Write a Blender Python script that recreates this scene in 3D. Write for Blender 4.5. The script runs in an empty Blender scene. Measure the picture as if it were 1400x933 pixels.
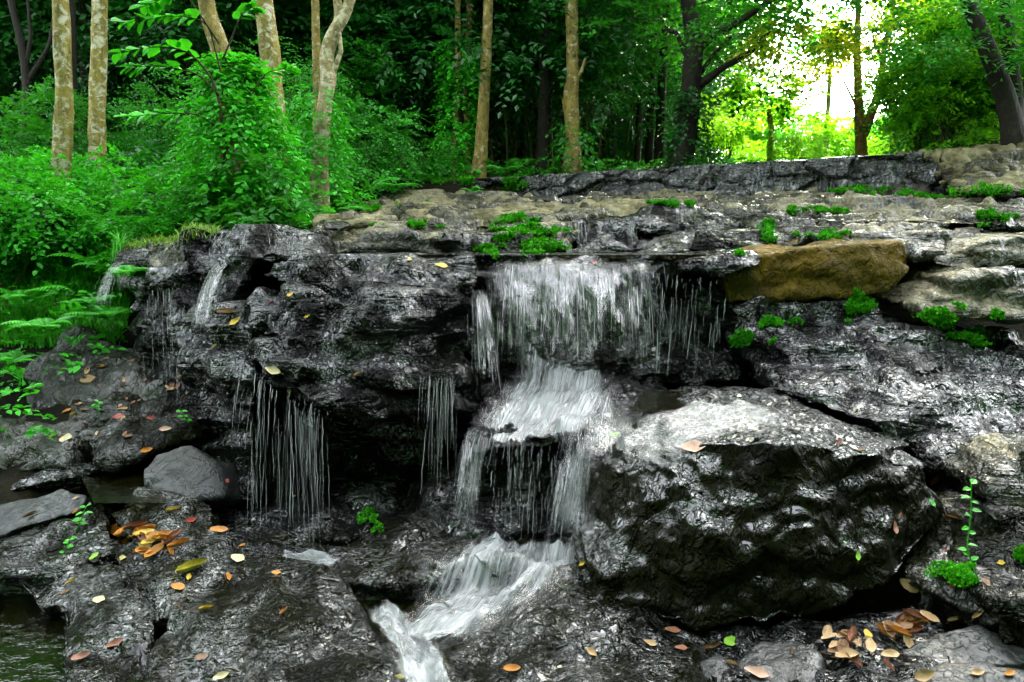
import bpy, bmesh, math, random
import numpy as np
from mathutils import Vector, Matrix, noise as mnoise
from mathutils.bvhtree import BVHTree

random.seed(7)
RNG = np.random.default_rng(11)
SC = bpy.context.scene
COL = SC.collection

# ------------------------------------------------------------------ camera, sky, sun, exposure
CAM = Vector((0.0, 0.0, 1.4))
PITCH = math.radians(7.0)
FPX = 1089.0
cd = bpy.data.cameras.new('camera'); cd.lens = 28.0; cd.sensor_width = 36.0
cd.clip_start = 0.05; cd.clip_end = 500
cam = bpy.data.objects.new('camera', cd); COL.objects.link(cam)
cam.location = CAM; cam.rotation_euler = (math.radians(90) - PITCH, 0, 0)
SC.camera = cam

SUN_EL, SUN_AZ = 36.0, 24.0
w = bpy.data.worlds.new("World"); SC.world = w; w.use_nodes = True
nt = w.node_tree
sky = nt.nodes.new('ShaderNodeTexSky'); sky.sky_type = 'NISHITA'; sky.sun_disc = False
sky.sun_elevation = math.radians(SUN_EL); sky.sun_rotation = math.radians(SUN_AZ)
sky.dust_density = 3.0; sky.air_density = 1.0
hs = nt.nodes.new('ShaderNodeHueSaturation'); hs.inputs['Saturation'].default_value = 0.25
nt.links.new(sky.outputs[0], hs.inputs['Color'])
nt.links.new(hs.outputs[0], nt.nodes['Background'].inputs[0])
nt.nodes['Background'].inputs[1].default_value = 0.15
sl = bpy.data.lights.new('sun', 'SUN'); sl.energy = 2.6; sl.angle = math.radians(4); sl.color = (1.0, 0.9, 0.62)
sun = bpy.data.objects.new('sun', sl); COL.objects.link(sun)
sdir = Vector((math.sin(math.radians(SUN_AZ)) * math.cos(math.radians(SUN_EL)),
               math.cos(math.radians(SUN_AZ)) * math.cos(math.radians(SUN_EL)), math.sin(math.radians(SUN_EL))))
sun.rotation_euler = sdir.to_track_quat('Z', 'Y').to_euler(); sun.location = sdir * 60
SC.view_settings.view_transform = 'Standard'; SC.view_settings.look = 'None'
SC.view_settings.gamma = 1.0; SC.view_settings.use_curve_mapping = False
SC.view_settings.exposure = 4.35
SC.render.engine = 'CYCLES'
SC.cycles.use_denoising = True
SC.cycles.max_bounces = 8; SC.cycles.transparent_max_bounces = 16
SC.cycles.caustics_reflective = False; SC.cycles.caustics_refractive = False
SC.cycles.sample_clamp_indirect = 6.0

# ------------------------------------------------------------------ helpers: projection, tags, meshes
CF = Vector((0, math.cos(PITCH), -math.sin(PITCH))); CU = Vector((0, math.sin(PITCH), math.cos(PITCH)))
def ray(px, py):
    return Vector(((px - 700) / FPX, 0, 0)) + CF + CU * ((466.5 - py) / FPX)
def P(px, py, Y):
    """the place at distance Y that the photograph shows at this pixel"""
    d = ray(px, py); return CAM + d * (Y / d.y)
def PX(p):
    v = p - CAM; d = v.dot(CF); return (700 + FPX * v.x / d, 466.5 - FPX * v.dot(CU) / d)

def tag(o, label=None, cat=None, group=None, kind=None):
    if label: o['label'] = label
    if cat: o['category'] = cat
    if group: o['group'] = group
    if kind: o['kind'] = kind
    return o
def empty(name, loc, label, cat, group=None):
    o = bpy.data.objects.new(name, None); COL.objects.link(o); o.location = loc; o.empty_display_size = 0.1
    return tag(o, label, cat, group)
def mesh_np(name, V, F, mat, smooth=True):
    V = np.asarray(V, dtype=np.float32); F = np.asarray(F, dtype=np.int32)
    me = bpy.data.meshes.new(name)
    me.vertices.add(len(V)); me.vertices.foreach_set('co', V.ravel())
    k = F.shape[1]
    me.loops.add(F.size); me.loops.foreach_set('vertex_index', F.ravel())
    me.polygons.add(len(F)); me.polygons.foreach_set('loop_start', np.arange(len(F), dtype=np.int32) * k)
    me.polygons.foreach_set('use_smooth', np.full(len(F), smooth, dtype=bool))
    me.update(calc_edges=True); me.validate()
    if mat: me.materials.append(mat)
    return me
def link(name, me, parent=None, loc=None):
    o = bpy.data.objects.new(name, me); COL.objects.link(o)
    if parent: o.parent = parent
    if loc is not None: o.location = loc
    return o
def join(parts):
    Vs, Fs, n = [], [], 0
    for V, F in parts:
        Vs.append(np.asarray(V, dtype=np.float64)); Fs.append(np.asarray(F) + n); n += len(V)
    return np.concatenate(Vs), np.concatenate(Fs)
def copy_tree(src, parent=None):
    c = src.copy(); COL.objects.link(c)
    if parent: c.parent = parent
    for ch in list(src.children):
        copy_tree(ch, c)
    return c

# ------------------------------------------------------------------ numpy noise
_perm = np.random.default_rng(3).permutation(256).astype(np.int64)
_grad = np.random.default_rng(4).normal(size=(256, 3)); _grad /= np.linalg.norm(_grad, axis=1)[:, None]
def _hash(i, j, k):
    return _perm[(_perm[(_perm[i & 255] + j) & 255] + k) & 255]
def perlin(p):
    i = np.floor(p).astype(np.int64); f = p - i; u = f * f * f * (f * (f * 6 - 15) + 10)
    out = 0
    for dx in (0, 1):
        wx = u[:, 0] if dx else 1 - u[:, 0]
        for dy in (0, 1):
            wy = u[:, 1] if dy else 1 - u[:, 1]
            for dz in (0, 1):
                wz = u[:, 2] if dz else 1 - u[:, 2]
                g = _grad[_hash(i[:, 0] + dx, i[:, 1] + dy, i[:, 2] + dz)]
                out = out + wx * wy * wz * (g[:, 0] * (f[:, 0] - dx) + g[:, 1] * (f[:, 1] - dy) + g[:, 2] * (f[:, 2] - dz))
    return out * 1.6
def fbm(p, oct=4):
    s = 0; a = 1.0
    for o in range(oct):
        s = s + a * perlin(p * (2.0 ** o) + 17.3 * o); a *= 0.5
    return s
def worley(p):
    """F1, F2 and a per-cell random value"""
    i = np.floor(p).astype(np.int64)
    f1 = np.full(len(p), 9.0); f2 = f1.copy(); cid = np.zeros(len(p), dtype=np.int64)
    for dx in (-1, 0, 1):
        for dy in (-1, 0, 1):
            for dz in (-1, 0, 1):
                h = _hash(i[:, 0] + dx, i[:, 1] + dy, i[:, 2] + dz)
                c = np.stack([i[:, 0] + dx, i[:, 1] + dy, i[:, 2] + dz], 1) + 0.5 + 0.45 * np.clip(_grad[h] * 1.3, -1, 1)
                d = np.linalg.norm(p - c, axis=1)
                m = d < f1
                f2 = np.where(m, f1, np.minimum(f2, d)); cid = np.where(m, h, cid); f1 = np.where(m, d, f1)
    return f1, f2, cid / 255.0

# ------------------------------------------------------------------ materials
def mat_new(name):
    m = bpy.data.materials.new(name); m.use_nodes = True
    t = m.node_tree; b = t.nodes['Principled BSDF']
    return m, t, b
def N(t, kind, **kw):
    n = t.nodes.new(kind)
    for k, v in kw.items():
        if k in n.inputs.keys(): n.inputs[k].default_value = v
        else: setattr(n, k, v)
    return n
def ramp(t, src, stops):
    r = t.nodes.new('ShaderNodeValToRGB')
    e = r.color_ramp.elements
    while len(e) > 1: e.remove(e[-1])
    e[0].position = stops[0][0]; e[0].color = (*stops[0][1], 1) if len(stops[0][1]) == 3 else stops[0][1]
    for pos, c in stops[1:]:
        x = e.new(pos); x.color = (*c, 1)
    t.links.new(src, r.inputs[0]); return r.outputs[0]
def g3(v): return (v, v, v)
def worldpos(t, scale=(1, 1, 1)):
    g = t.nodes.new('ShaderNodeNewGeometry'); m = N(t, 'ShaderNodeMapping'); m.inputs['Scale'].default_value = scale
    t.links.new(g.outputs['Position'], m.inputs['Vector']); return m.outputs[0]
def noise(t, vec, scale, detail=6, rough=0.6, dist=0.0):
    n = N(t, 'ShaderNodeTexNoise', Scale=scale, Detail=detail, Roughness=rough, Distortion=dist)
    t.links.new(vec, n.inputs['Vector']); return n.outputs['Fac']
def mixc(t, fac, a, b):
    m = t.nodes.new('ShaderNodeMix'); m.data_type = 'RGBA'
    for s, v in ((m.inputs[0], fac), (m.inputs[6], a), (m.inputs[7], b)):
        if hasattr(v, 'links'): t.links.new(v, s)
        elif isinstance(v, (int, float)): s.default_value = v
        else: s.default_value = (*v, 1)
    return m.outputs[2]
def bump_chain(t, b, items):
    prev = None
    for h, dist, st in items:
        bp = N(t, 'ShaderNodeBump', Strength=st, Distance=dist)
        t.links.new(h, bp.inputs['Height'])
        if prev: t.links.new(prev, bp.inputs['Normal'])
        prev = bp.outputs[0]
    t.links.new(prev, b.inputs['Normal'])
    return prev

def rock_mat(name, dark, mid, light, moss, moss_amt, r0, r1, spec=0.5, bump=1.0, stretch=0.45, top=None, wet=0.0, patch=0.0, wettop=False, bed=0.0, film=0.0):
    m, t, b = mat_new(name)
    v = worldpos(t); vs = worldpos(t, (1, 1, stretch))
    big = noise(t, v, 2.3, 5, 0.6); med = noise(t, v, 9, 7, 0.65, 0.4); fine = noise(t, vs, 34, 6, 0.6, 0.6); grit = noise(t, v, 120, 2, 0.5)
    def step(src, a, c_):
        n = N(t, 'ShaderNodeMapRange', interpolation_type='SMOOTHSTEP'); n.inputs['From Min'].default_value = a; n.inputs['From Max'].default_value = c_
        t.links.new(src, n.inputs['Value']); return n.outputs[0]
    hm = step(noise(t, v, 7, 4, 0.55, 0.6), .40, .62); hf = step(noise(t, vs, 32, 3.5, 0.55, .45), .46, .64)
    col = ramp(t, med, [(0.3, dark), (0.52, mid), (0.72, light)])
    mo = ramp(t, big, [(0.5 - moss_amt * 0.3, g3(0)), (0.72 - moss_amt * 0.3, g3(1))])
    mm = N(t, 'ShaderNodeMath', operation='MULTIPLY'); t.links.new(mo, mm.inputs[0]); mm.inputs[1].default_value = min(1.0, moss_amt * 1.4)
    col = mixc(t, mm.outputs[0], col, moss)
    if top:                                                      # dry lichen-grown upper faces
        g = t.nodes.new('ShaderNodeNewGeometry'); sx = t.nodes.new('ShaderNodeSeparateXYZ'); t.links.new(g.outputs['Normal'], sx.inputs[0])
        ad = N(t, 'ShaderNodeMath', operation='MULTIPLY_ADD'); t.links.new(fine, ad.inputs[0]); ad.inputs[1].default_value = 0.5; t.links.new(sx.outputs[2], ad.inputs[2])
        f = ramp(t, ad.outputs[0], [(0.72, g3(0)), (0.98, g3(1))])
        tc = ramp(t, fine, [(0.3, tuple(c * 0.55 for c in top)), (0.65, top)])
        col = mixc(t, f, col, tc)
    rgh = ramp(t, noise(t, v, 5, 5, 0.7), [(0.35, g3(r0)), (0.65, g3(r1))])
    if patch:                                                    # where water has run: dark and glossy
        pw = ramp(t, noise(t, worldpos(t, (1, .7, 2)), 1.7, 6, .62, .6), [(.5 - patch * .1, g3(0)), (.56 - patch * .1, g3(1))])
        col = mixc(t, pw, col, mixc(t, .8, col, (.006, .006, .005))); rgh = mixc(t, pw, rgh, g3(.14))
    if film:                                                     # running water in some places, dull algae in others
        fw = ramp(t, noise(t, worldpos(t, (1.3, 1, .8)), 3.2, 5, .65, .4), [(.44, g3(spec)), (.58, g3(film))])
        t.links.new(fw, b.inputs['Specular IOR Level'])
    if wettop:                                                   # a film of water runs over the upper face
        g = t.nodes.new('ShaderNodeNewGeometry'); sx = t.nodes.new('ShaderNodeSeparateXYZ'); t.links.new(g.outputs['Normal'], sx.inputs[0])
        ad = N(t, 'ShaderNodeMath', operation='MULTIPLY_ADD'); t.links.new(big, ad.inputs[0]); ad.inputs[1].default_value = .6; t.links.new(sx.outputs[2], ad.inputs[2])
        wf = ramp(t, ad.outputs[0], [(.86, g3(0)), (1.32, g3(1))])
        col = mixc(t, wf, col, mixc(t, .75, col, (.005, .005, .005))); rgh = mixc(t, wf, rgh, g3(.07))
        sp = N(t, 'ShaderNodeMath', operation='MULTIPLY_ADD'); t.links.new(wf, sp.inputs[0]); sp.inputs[1].default_value = .8; sp.inputs[2].default_value = spec
        t.links.new(sp.outputs[0], b.inputs['Specular IOR Level'])
    t.links.new(col, b.inputs['Base Color']); t.links.new(rgh, b.inputs['Roughness'])
    b.inputs['Specular IOR Level'].default_value = spec
    bd = step(noise(t, worldpos(t, (.9, .9, 9)), 1.6, 5, .55, .5), .46, .54)
    nb = bump_chain(t, b, ([(bd, 0.012 * bed, 1.0)] if bed else []) + [(hm, 0.014 * bump, 1.0), (hf, 0.009 * bump, 1.0), (grit, 0.0006 * bump, 0.5)])
    if wet:
        b.inputs['Coat Weight'].default_value = wet; b.inputs['Coat Roughness'].default_value = .06; t.links.new(nb, b.inputs['Coat Normal'])
    return m
M = {}
M['wet'] = rock_mat('wet black rock', (.0008, .0008, .0008), (.0016, .0016, .0016), (.005, .005, .005), (.002, .0025, .0006), .35, .03, .12, .07, 1.2, bed=1, film=.75)
M['wetslope'] = rock_mat('wet grey rock', (.001, .001, .001), (.0025, .0025, .0028), (.012, .012, .012), (.003, .003, .001), .25, .03, .13, .12, 1.25, bed=1, film=1.0)
M['mossdark'] = rock_mat('dark rock with olive algae', (.0008, .0008, .0006), (.002, .002, .0013), (.007, .007, .005), (.005, .006, .0008), .6, .12, .4, .07, .9, bed=1, film=.4)
M['boulder'] = rock_mat('boulder rock, algae below and wet on top', (.0007, .0007, .0005), (.0018, .0018, .0011), (.005, .005, .0035), (.0045, .0052, .0006), .65, .25, .5, .06, 1.5, wettop=True)
M['humps'] = rock_mat('wet olive black rock', (.0008, .0008, .0006), (.0018, .0018, .001), (.006, .006, .0045), (.004, .0045, .0006), .55, .03, .14, .09, 1.2, bed=.6, film=.8)
M['tan'] = rock_mat('dry tan rock', (.045, .037, .017), (.17, .145, .07), (.29, .25, .14), (.05, .055, .012), .35, .55, .85, .3, .8, patch=.12, bed=1)
M['terrace'] = rock_mat('brown grey terrace rock', (.004, .004, .003), (.014, .013, .010), (.05, .047, .036), (.03, .031, .005), .6, .25, .6, .4, 1.0, 0.6, (.145, .125, .065), .05, patch=.3, bed=1)
M['mustard'] = rock_mat('mustard stained rock', (.024, .014, .0015), (.10, .06, .005), (.17, .105, .010), (.03, .026, .003), .35, .5, .8, .12, .9)
M['grey'] = rock_mat('smooth grey rock', (.007, .0075, .0075), (.014, .0145, .015), (.026, .026, .026), (.015, .017, .006), .3, .3, .6, .35, .35)
M['litter'] = rock_mat('dark wet streambed', (.004, .004, .002), (.009, .008, .005), (.02, .016, .009), (.011, .012, .003), .4, .2, .6, .6, .9)

def leaf_mat(name, a, b_, trans, rough=0.4, tmix=0.35, spec=0.5):
    m, t, b = mat_new(name)
    g = t.nodes.new('ShaderNodeNewGeometry'); oi = t.nodes.new('ShaderNodeObjectInfo')
    ad = N(t, 'ShaderNodeMath', operation='MULTIPLY_ADD'); t.links.new(oi.outputs['Random'], ad.inputs[0]); ad.inputs[1].default_value = 0.3
    ml = N(t, 'ShaderNodeMath', operation='MULTIPLY'); t.links.new(g.outputs['Random Per Island'], ml.inputs[0]); ml.inputs[1].default_value = 0.75
    t.links.new(ml.outputs[0], ad.inputs[2])
    col = ramp(t, ad.outputs[0], [(0.0, a), (0.8, b_), (1.0, tuple(min(.5, c * 1.5) for c in b_))])
    t.links.new(col, b.inputs['Base Color']); b.inputs['Roughness'].default_value = rough; b.inputs['Specular IOR Level'].default_value = spec
    tr = t.nodes.new('ShaderNodeBsdfTranslucent'); tc = mixc(t, 0.6, col, trans); t.links.new(tc, tr.inputs['Color'])
    mx = t.nodes.new('ShaderNodeMixShader'); mx.inputs[0].default_value = tmix
    t.links.new(b.outputs[0], mx.inputs[1]); t.links.new(tr.outputs[0], mx.inputs[2])
    t.links.new(mx.outputs[0], t.nodes['Material Output'].inputs[0])
    return m
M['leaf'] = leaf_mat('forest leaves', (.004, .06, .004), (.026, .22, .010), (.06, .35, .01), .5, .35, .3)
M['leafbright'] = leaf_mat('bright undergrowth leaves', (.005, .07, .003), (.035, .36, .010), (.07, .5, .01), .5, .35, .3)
M['leaflime'] = leaf_mat('lime leaves with painted sunlight', (.025, .2, .005), (.09, .36, .008), (.26, .6, .01), .5, .6, .3)  # sunlight in the gap is put into a brighter leaf colour
M['leafgold'] = leaf_mat('golden leaves with painted sun glow', (.06, .16, .004), (.20, .34, .008), (.6, .62, .015), .5, .65, .3)  # sun glow round the gap is painted as yellow leaf colour
M['leafdark'] = leaf_mat('leaves darkened for shade', (.002, .03, .003), (.008, .10, .008), (.02, .15, .01))  # darker copy of the leaves: the wood's shade is in the colour
M['fern'] = leaf_mat('fern fronds', (.014, .20, .008), (.05, .38, .012), (.08, .45, .01), .5, .35)
M['grass'] = leaf_mat('grass blades', (.02, .22, .008), (.06, .40, .012), (.1, .4, .01), .5, .3)
M['drygrass'] = leaf_mat('yellow green grass', (.06, .17, .01), (.15, .27, .02), (.2, .35, .02), .6, .3)
M['moss'] = leaf_mat('vivid green moss', (.016, .14, .004), (.055, .32, .006), (.05, .35, .01), .8, .2, .1)

def bark_mat(name, a, b_, patch, amount):
    m, t, b = mat_new(name)
    v = worldpos(t); vs = worldpos(t, (1, 1, .35)); vh = worldpos(t, (1, 1, 1.25))
    base = ramp(t, noise(t, vs, 22, 6, .7), [(.3, a), (.7, b_)])
    pf = ramp(t, noise(t, vh, 11, 6, .7, .5), [(.60 - amount * .3, g3(0)), (.72 - amount * .3, g3(1))])
    col = mixc(t, pf, base, patch)
    sp = ramp(t, noise(t, vh, 26, 4, .7), [(.58, g3(0)), (.66, g3(.8))])
    col = mixc(t, sp, col, a)
    t.links.new(col, b.inputs['Base Color']); b.inputs['Roughness'].default_value = .8; b.inputs['Specular IOR Level'].default_value = .25
    bump_chain(t, b, [(noise(t, vs, 16, 7, .7), .03, .9), (noise(t, vh, 60, 4, .6), .008, .7)])
    return m
M['bark'] = bark_mat('ochre mottled bark', (.06, .047, .008), (.26, .21, .038), (.38, .36, .25), .36)
M['barkochre'] = bark_mat('ochre bark', (.05, .037, .008), (.24, .18, .04), (.34, .31, .2), .2)
M['barkpale'] = bark_mat('pale peeling bark', (.08, .06, .022), (.31, .26, .12), (.42, .39, .26), .4)
M['barkdark'] = bark_mat('bark darkened for shade', (.005, .004, .002), (.013, .010, .005), (.025, .025, .012), .2)  # trunks standing in shade: their darkness is put into the bark colour
M['barkwarm'] = bark_mat('warm brown bark', (.08, .04, .010), (.24, .13, .03), (.3, .18, .05), .2)
M['stem'] = bark_mat('green brown stems', (.02, .02, .005), (.05, .05, .014), (.07, .08, .02), .2)

def ground_mat():
    m, t, b = mat_new('forest soil and streambed')
    v = worldpos(t)
    col = ramp(t, noise(t, v, 3.5, 8, .7), [(.3, (.0025, .0025, .0012)), (.5, (.007, .0055, .0025)), (.7, (.015, .012, .005))])
    t.links.new(col, b.inputs['Base Color']); b.inputs['Roughness'].default_value = .9; b.inputs['Specular IOR Level'].default_value = .1
    bump_chain(t, b, [(noise(t, v, 9, 8, .7), .06, 1), (noise(t, v, 40, 6, .7), .02, 1)])
    return m
M['ground'] = ground_mat()

def pool_mat(name, tint, clear, scale, dist):
    m, t, b = mat_new(name)
    v = worldpos(t); 
    h = noise(t, worldpos(t, (1, 1.6, 1)), scale, 4, .6, .3)
    bp = N(t, 'ShaderNodeBump', Strength=.8, Distance=dist); t.links.new(h, bp.inputs['Height'])
    b.inputs['Base Color'].default_value = (*tint, 1); b.inputs['Roughness'].default_value = .04; b.inputs['IOR'].default_value = 1.33
    t.links.new(bp.outputs[0], b.inputs['Normal'])
    tr = t.nodes.new('ShaderNodeBsdfTransparent'); tr.inputs[0].default_value = (.5, .48, .28, 1)
    gl = t.nodes.new('ShaderNodeBsdfGlossy'); gl.inputs['Roughness'].default_value = .04; t.links.new(bp.outputs[0], gl.inputs['Normal'])
    mx = t.nodes.new('ShaderNodeMixShader'); mx.inputs[0].default_value = clear
    t.links.new(b.outputs[0], mx.inputs[1]); t.links.new(tr.outputs[0], mx.inputs[2])
    fr = N(t, 'ShaderNodeFresnel', IOR=1.33); t.links.new(bp.outputs[0], fr.inputs['Normal'])
    m2 = t.nodes.new('ShaderNodeMixShader'); t.links.new(fr.outputs[0], m2.inputs[0])
    t.links.new(mx.outputs[0], m2.inputs[1]); t.links.new(gl.outputs[0], m2.inputs[2])
    t.links.new(m2.outputs[0], t.nodes['Material Output'].inputs[0])
    return m
M['pool'] = pool_mat('olive pool water', (.005, .0052, .001), .35, 9, .012)

def fall_mat(name, lo, hi, alpha, su=130, sv=4.0, alb=.2):
    """white water: streaks run along the flow (uv: u across in metres, v along in metres)"""
    m, t, b = mat_new(name)
    uv = t.nodes.new('ShaderNodeUVMap'); mp = N(t, 'ShaderNodeMapping'); mp.inputs['Scale'].default_value = (su, sv, 1)
    t.links.new(uv.outputs[0], mp.inputs['Vector'])
    n1 = noise(t, mp.outputs[0], 1.0, 5, .65, .5)
    mp2 = N(t, 'ShaderNodeMapping'); mp2.inputs['Scale'].default_value = (su * .14, sv * .5, 1); t.links.new(uv.outputs[0], mp2.inputs['Vector'])
    n2 = noise(t, mp2.outputs[0], 1.0, 3, .6, .3)
    ad = N(t, 'ShaderNodeMath', operation='MULTIPLY_ADD'); t.links.new(n2, ad.inputs[0]); ad.inputs[1].default_value = .9; t.links.new(n1, ad.inputs[2])
    at = N(t, 'ShaderNodeAttribute', attribute_name='edge')
    ed = N(t, 'ShaderNodeMath', operation='MULTIPLY_ADD'); t.links.new(at.outputs['Fac'], ed.inputs[0]); ed.inputs[1].default_value = .6; ed.inputs[2].default_value = -.6
    a2 = N(t, 'ShaderNodeMath', operation='ADD'); t.links.new(ad.outputs[0], a2.inputs[0]); t.links.new(ed.outputs[0], a2.inputs[1])
    mr = N(t, 'ShaderNodeMapRange'); mr.inputs['From Min'].default_value = lo; mr.inputs['From Max'].default_value = hi; mr.inputs['To Max'].default_value = alpha
    t.links.new(a2.outputs[0], mr.inputs['Value']); f = mr.outputs[0]
    b.inputs['Base Color'].default_value = (alb, alb * 1.03, alb * 1.06, 1); b.inputs['Roughness'].default_value = .25
    bp = N(t, 'ShaderNodeBump', Strength=1.0, Distance=.02); t.links.new(n1, bp.inputs['Height']); t.links.new(bp.outputs[0], b.inputs['Normal'])
    tl = t.nodes.new('ShaderNodeBsdfTranslucent'); tl.inputs[0].default_value = (.4, .41, .42, 1)
    m0 = t.nodes.new('ShaderNodeMixShader'); m0.inputs[0].default_value = .3; t.links.new(b.outputs[0], m0.inputs[1]); t.links.new(tl.outputs[0], m0.inputs[2])
    tr = t.nodes.new('ShaderNodeBsdfTransparent')
    gl = t.nodes.new('ShaderNodeBsdfGlossy'); gl.inputs['Roughness'].default_value = .08; t.links.new(bp.outputs[0], gl.inputs['Normal'])
    fr = N(t, 'ShaderNodeFresnel', IOR=1.33); t.links.new(bp.outputs[0], fr.inputs['Normal'])
    fe = N(t, 'ShaderNodeMath', operation='MULTIPLY'); t.links.new(fr.outputs[0], fe.inputs[0]); fq = N(t, 'ShaderNodeMath', operation='MULTIPLY'); fq.inputs[1].default_value = .3; t.links.new(at.outputs['Fac'], fq.inputs[0]); t.links.new(fq.outputs[0], fe.inputs[1])
    m1 = t.nodes.new('ShaderNodeMixShader'); t.links.new(fe.outputs[0], m1.inputs[0]); t.links.new(tr.outputs[0], m1.inputs[1]); t.links.new(gl.outputs[0], m1.inputs[2])
    mx = t.nodes.new('ShaderNodeMixShader'); t.links.new(f, mx.inputs[0]); t.links.new(m1.outputs[0], mx.inputs[1]); t.links.new(m0.outputs[0], mx.inputs[2])
    t.links.new(mx.outputs[0], t.nodes['Material Output'].inputs[0])
    return m
M['sheet'] = fall_mat('streaked white water', .90, 1.4, .85)
M['sheetthin'] = fall_mat('thin streaked water film', 1.17, 1.5, .26)
M['apron'] = fall_mat('rushing white water', .70, 1.2, .94, 70, 3.2, .48)
M['veil'] = fall_mat('broken streaks of running water', 1.12, 1.5, .7, 70, 6, .26)
M['foam'] = fall_mat('churned foam', .72, 1.15, .95, 26, 9, .42)
M['fallthick'] = fall_mat('thick white fall', .70, 1.25, .9, 120, 3, .34)
def strand_mat():
    m, t, b = mat_new('falling water strands')
    b.inputs['Base Color'].default_value = (.45, .47, .48, 1); b.inputs['Roughness'].default_value = .15
    tl = t.nodes.new('ShaderNodeBsdfTranslucent'); tl.inputs[0].default_value = (.45, .47, .48, 1)
    tr = t.nodes.new('ShaderNodeBsdfTransparent')
    m0 = t.nodes.new('ShaderNodeMixShader'); m0.inputs[0].default_value = .4; t.links.new(b.outputs[0], m0.inputs[1]); t.links.new(tl.outputs[0], m0.inputs[2])
    g = t.nodes.new('ShaderNodeNewGeometry')
    f = ramp(t, g.outputs['Random Per Island'], [(0, g3(.96)), (1, g3(.5))])
    mx = t.nodes.new('ShaderNodeMixShader'); t.links.new(f, mx.inputs[0]); t.links.new(m0.outputs[0], mx.inputs[1]); t.links.new(tr.outputs[0], mx.inputs[2])
    t.links.new(mx.outputs[0], t.nodes['Material Output'].inputs[0])
    return m
M['strand'] = strand_mat()

def fallen_mat(name, a, b_, spot):
    m, t, b = mat_new(name)
    tc = t.nodes.new('ShaderNodeTexCoord'); mp = N(t, 'ShaderNodeMapping'); t.links.new(tc.outputs['Object'], mp.inputs['Vector'])
    oi = t.nodes.new('ShaderNodeObjectInfo'); cx = t.nodes.new('ShaderNodeCombineXYZ')
    ml = N(t, 'ShaderNodeMath', operation='MULTIPLY'); t.links.new(oi.outputs['Random'], ml.inputs[0]); ml.inputs[1].default_value = 9
    t.links.new(ml.outputs[0], cx.inputs[0]); t.links.new(cx.outputs[0], mp.inputs['Location'])
    col = ramp(t, noise(t, mp.outputs[0], 22, 5, .7), [(.3, a), (.65, b_)])
    sf = ramp(t, noise(t, mp.outputs[0], 45, 4, .7), [(.6, g3(0)), (.68, g3(.8))])
    col = mixc(t, sf, col, spot)
    t.links.new(col, b.inputs['Base Color']); b.inputs['Roughness'].default_value = .4
    wv = N(t, 'ShaderNodeTexWave', Scale=28, Distortion=1.5); t.links.new(tc.outputs['Object'], wv.inputs['Vector'])
    bp = N(t, 'ShaderNodeBump', Strength=.5, Distance=.003); t.links.new(wv.outputs['Fac'], bp.inputs['Height']); t.links.new(bp.outputs[0], b.inputs['Normal'])
    return m
LM = {'yellow': fallen_mat('yellow leaf', (0.4200, 0.2520, 0.0168), (0.5208, 0.3780, 0.0336), (0.2100, 0.0840, 0.0168)),
      'orange': fallen_mat('orange leaf', (0.3192, 0.0924, 0.0101), (0.4620, 0.2016, 0.0168), (0.1008, 0.0252, 0.0084)),
      'brown': fallen_mat('brown leaf', (0.0840, 0.0378, 0.0151), (0.2016, 0.0966, 0.0378), (0.0336, 0.0168, 0.0084)),
      'red': fallen_mat('red leaf', (0.1848, 0.0168, 0.0101), (0.3024, 0.0420, 0.0168), (0.0672, 0.0168, 0.0084)),
      'rust': fallen_mat('red brown leaf', (0.1344, 0.0420, 0.0210), (0.2688, 0.1008, 0.0504), (0.0420, 0.0168, 0.0084)),
      'tan': fallen_mat('tan leaf', (0.3024, 0.1764, 0.0756), (0.4368, 0.2856, 0.1428), (0.1344, 0.0672, 0.0336)),
      'cream': fallen_mat('cream leaf', (0.4368, 0.3528, 0.1680), (0.5544, 0.4872, 0.2856), (0.2520, 0.1680, 0.0672)),
      'pink': fallen_mat('pinkish leaf', (0.3528, 0.1848, 0.1260), (0.4872, 0.3192, 0.2352), (0.1680, 0.0672, 0.0420)),
      'lime': fallen_mat('lime leaf', (0.1176, 0.3360, 0.0168), (0.2520, 0.4620, 0.0252), (0.2520, 0.2520, 0.0252)),
      'green': fallen_mat('green leaf', (0.0084, 0.1848, 0.0126), (0.0252, 0.2688, 0.0168), (0.0168, 0.1008, 0.0084)),
      'olive': fallen_mat('yellow green leaf', (0.2100, 0.2016, 0.0168), (0.3528, 0.3024, 0.0252), (0.1680, 0.0504, 0.0084))}

# ------------------------------------------------------------------ the ground, one sheet to the horizon
def sstep(a, b, x):
    t = np.clip((x - a) / (b - a), 0, 1); return t * t * (3 - 2 * t)
def ground_z(x, y):
    x = np.asarray(x, float); y = np.asarray(y, float)
    c = np.interp(y, [-60, 1, 3.3, 4.0, 4.7, 5.1, 5.8, 6.6, 8.6, 9.6, 10.6, 12, 40, 90], [-.6, -.4, -.4, -.4, -.3, .1, .9, 1.25, 1.45, 1.6, 2.2, 2.38, 2.9, 5])
    l = np.interp(y, [-60, 2.4, 3.2, 3.8, 4.5, 5.5, 6.5, 8, 10, 12, 40, 90], [-.6, -.3, -.25, .02, .3, .66, 1.2, 1.9, 2.35, 2.4, 2.9, 5])
    r = np.interp(y, [-60, 1, 2.0, 2.8, 3.6, 4.5, 5.5, 7, 8.5, 10, 12, 40, 90], [-.6, -.4, -.35, -.3, -.1, .4, .9, 1.3, 1.55, 2.2, 2.4, 2.9, 5])
    wl = 1 - sstep(-2.7, -1.9, x); wr = sstep(2.0, 3.2, x)
    z = c * (1 - wl - wr) + l * wl + r * wr
    z = z + 0.56 * sstep(4.5, 13, np.abs(x)) * sstep(0, 6, y)
    p = np.stack([x * .6, y * .6, 0 * x], 1)
    amp = 0.05 + 0.10 * sstep(10, 20, y)
    return z + amp * fbm(p, 4)
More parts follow.
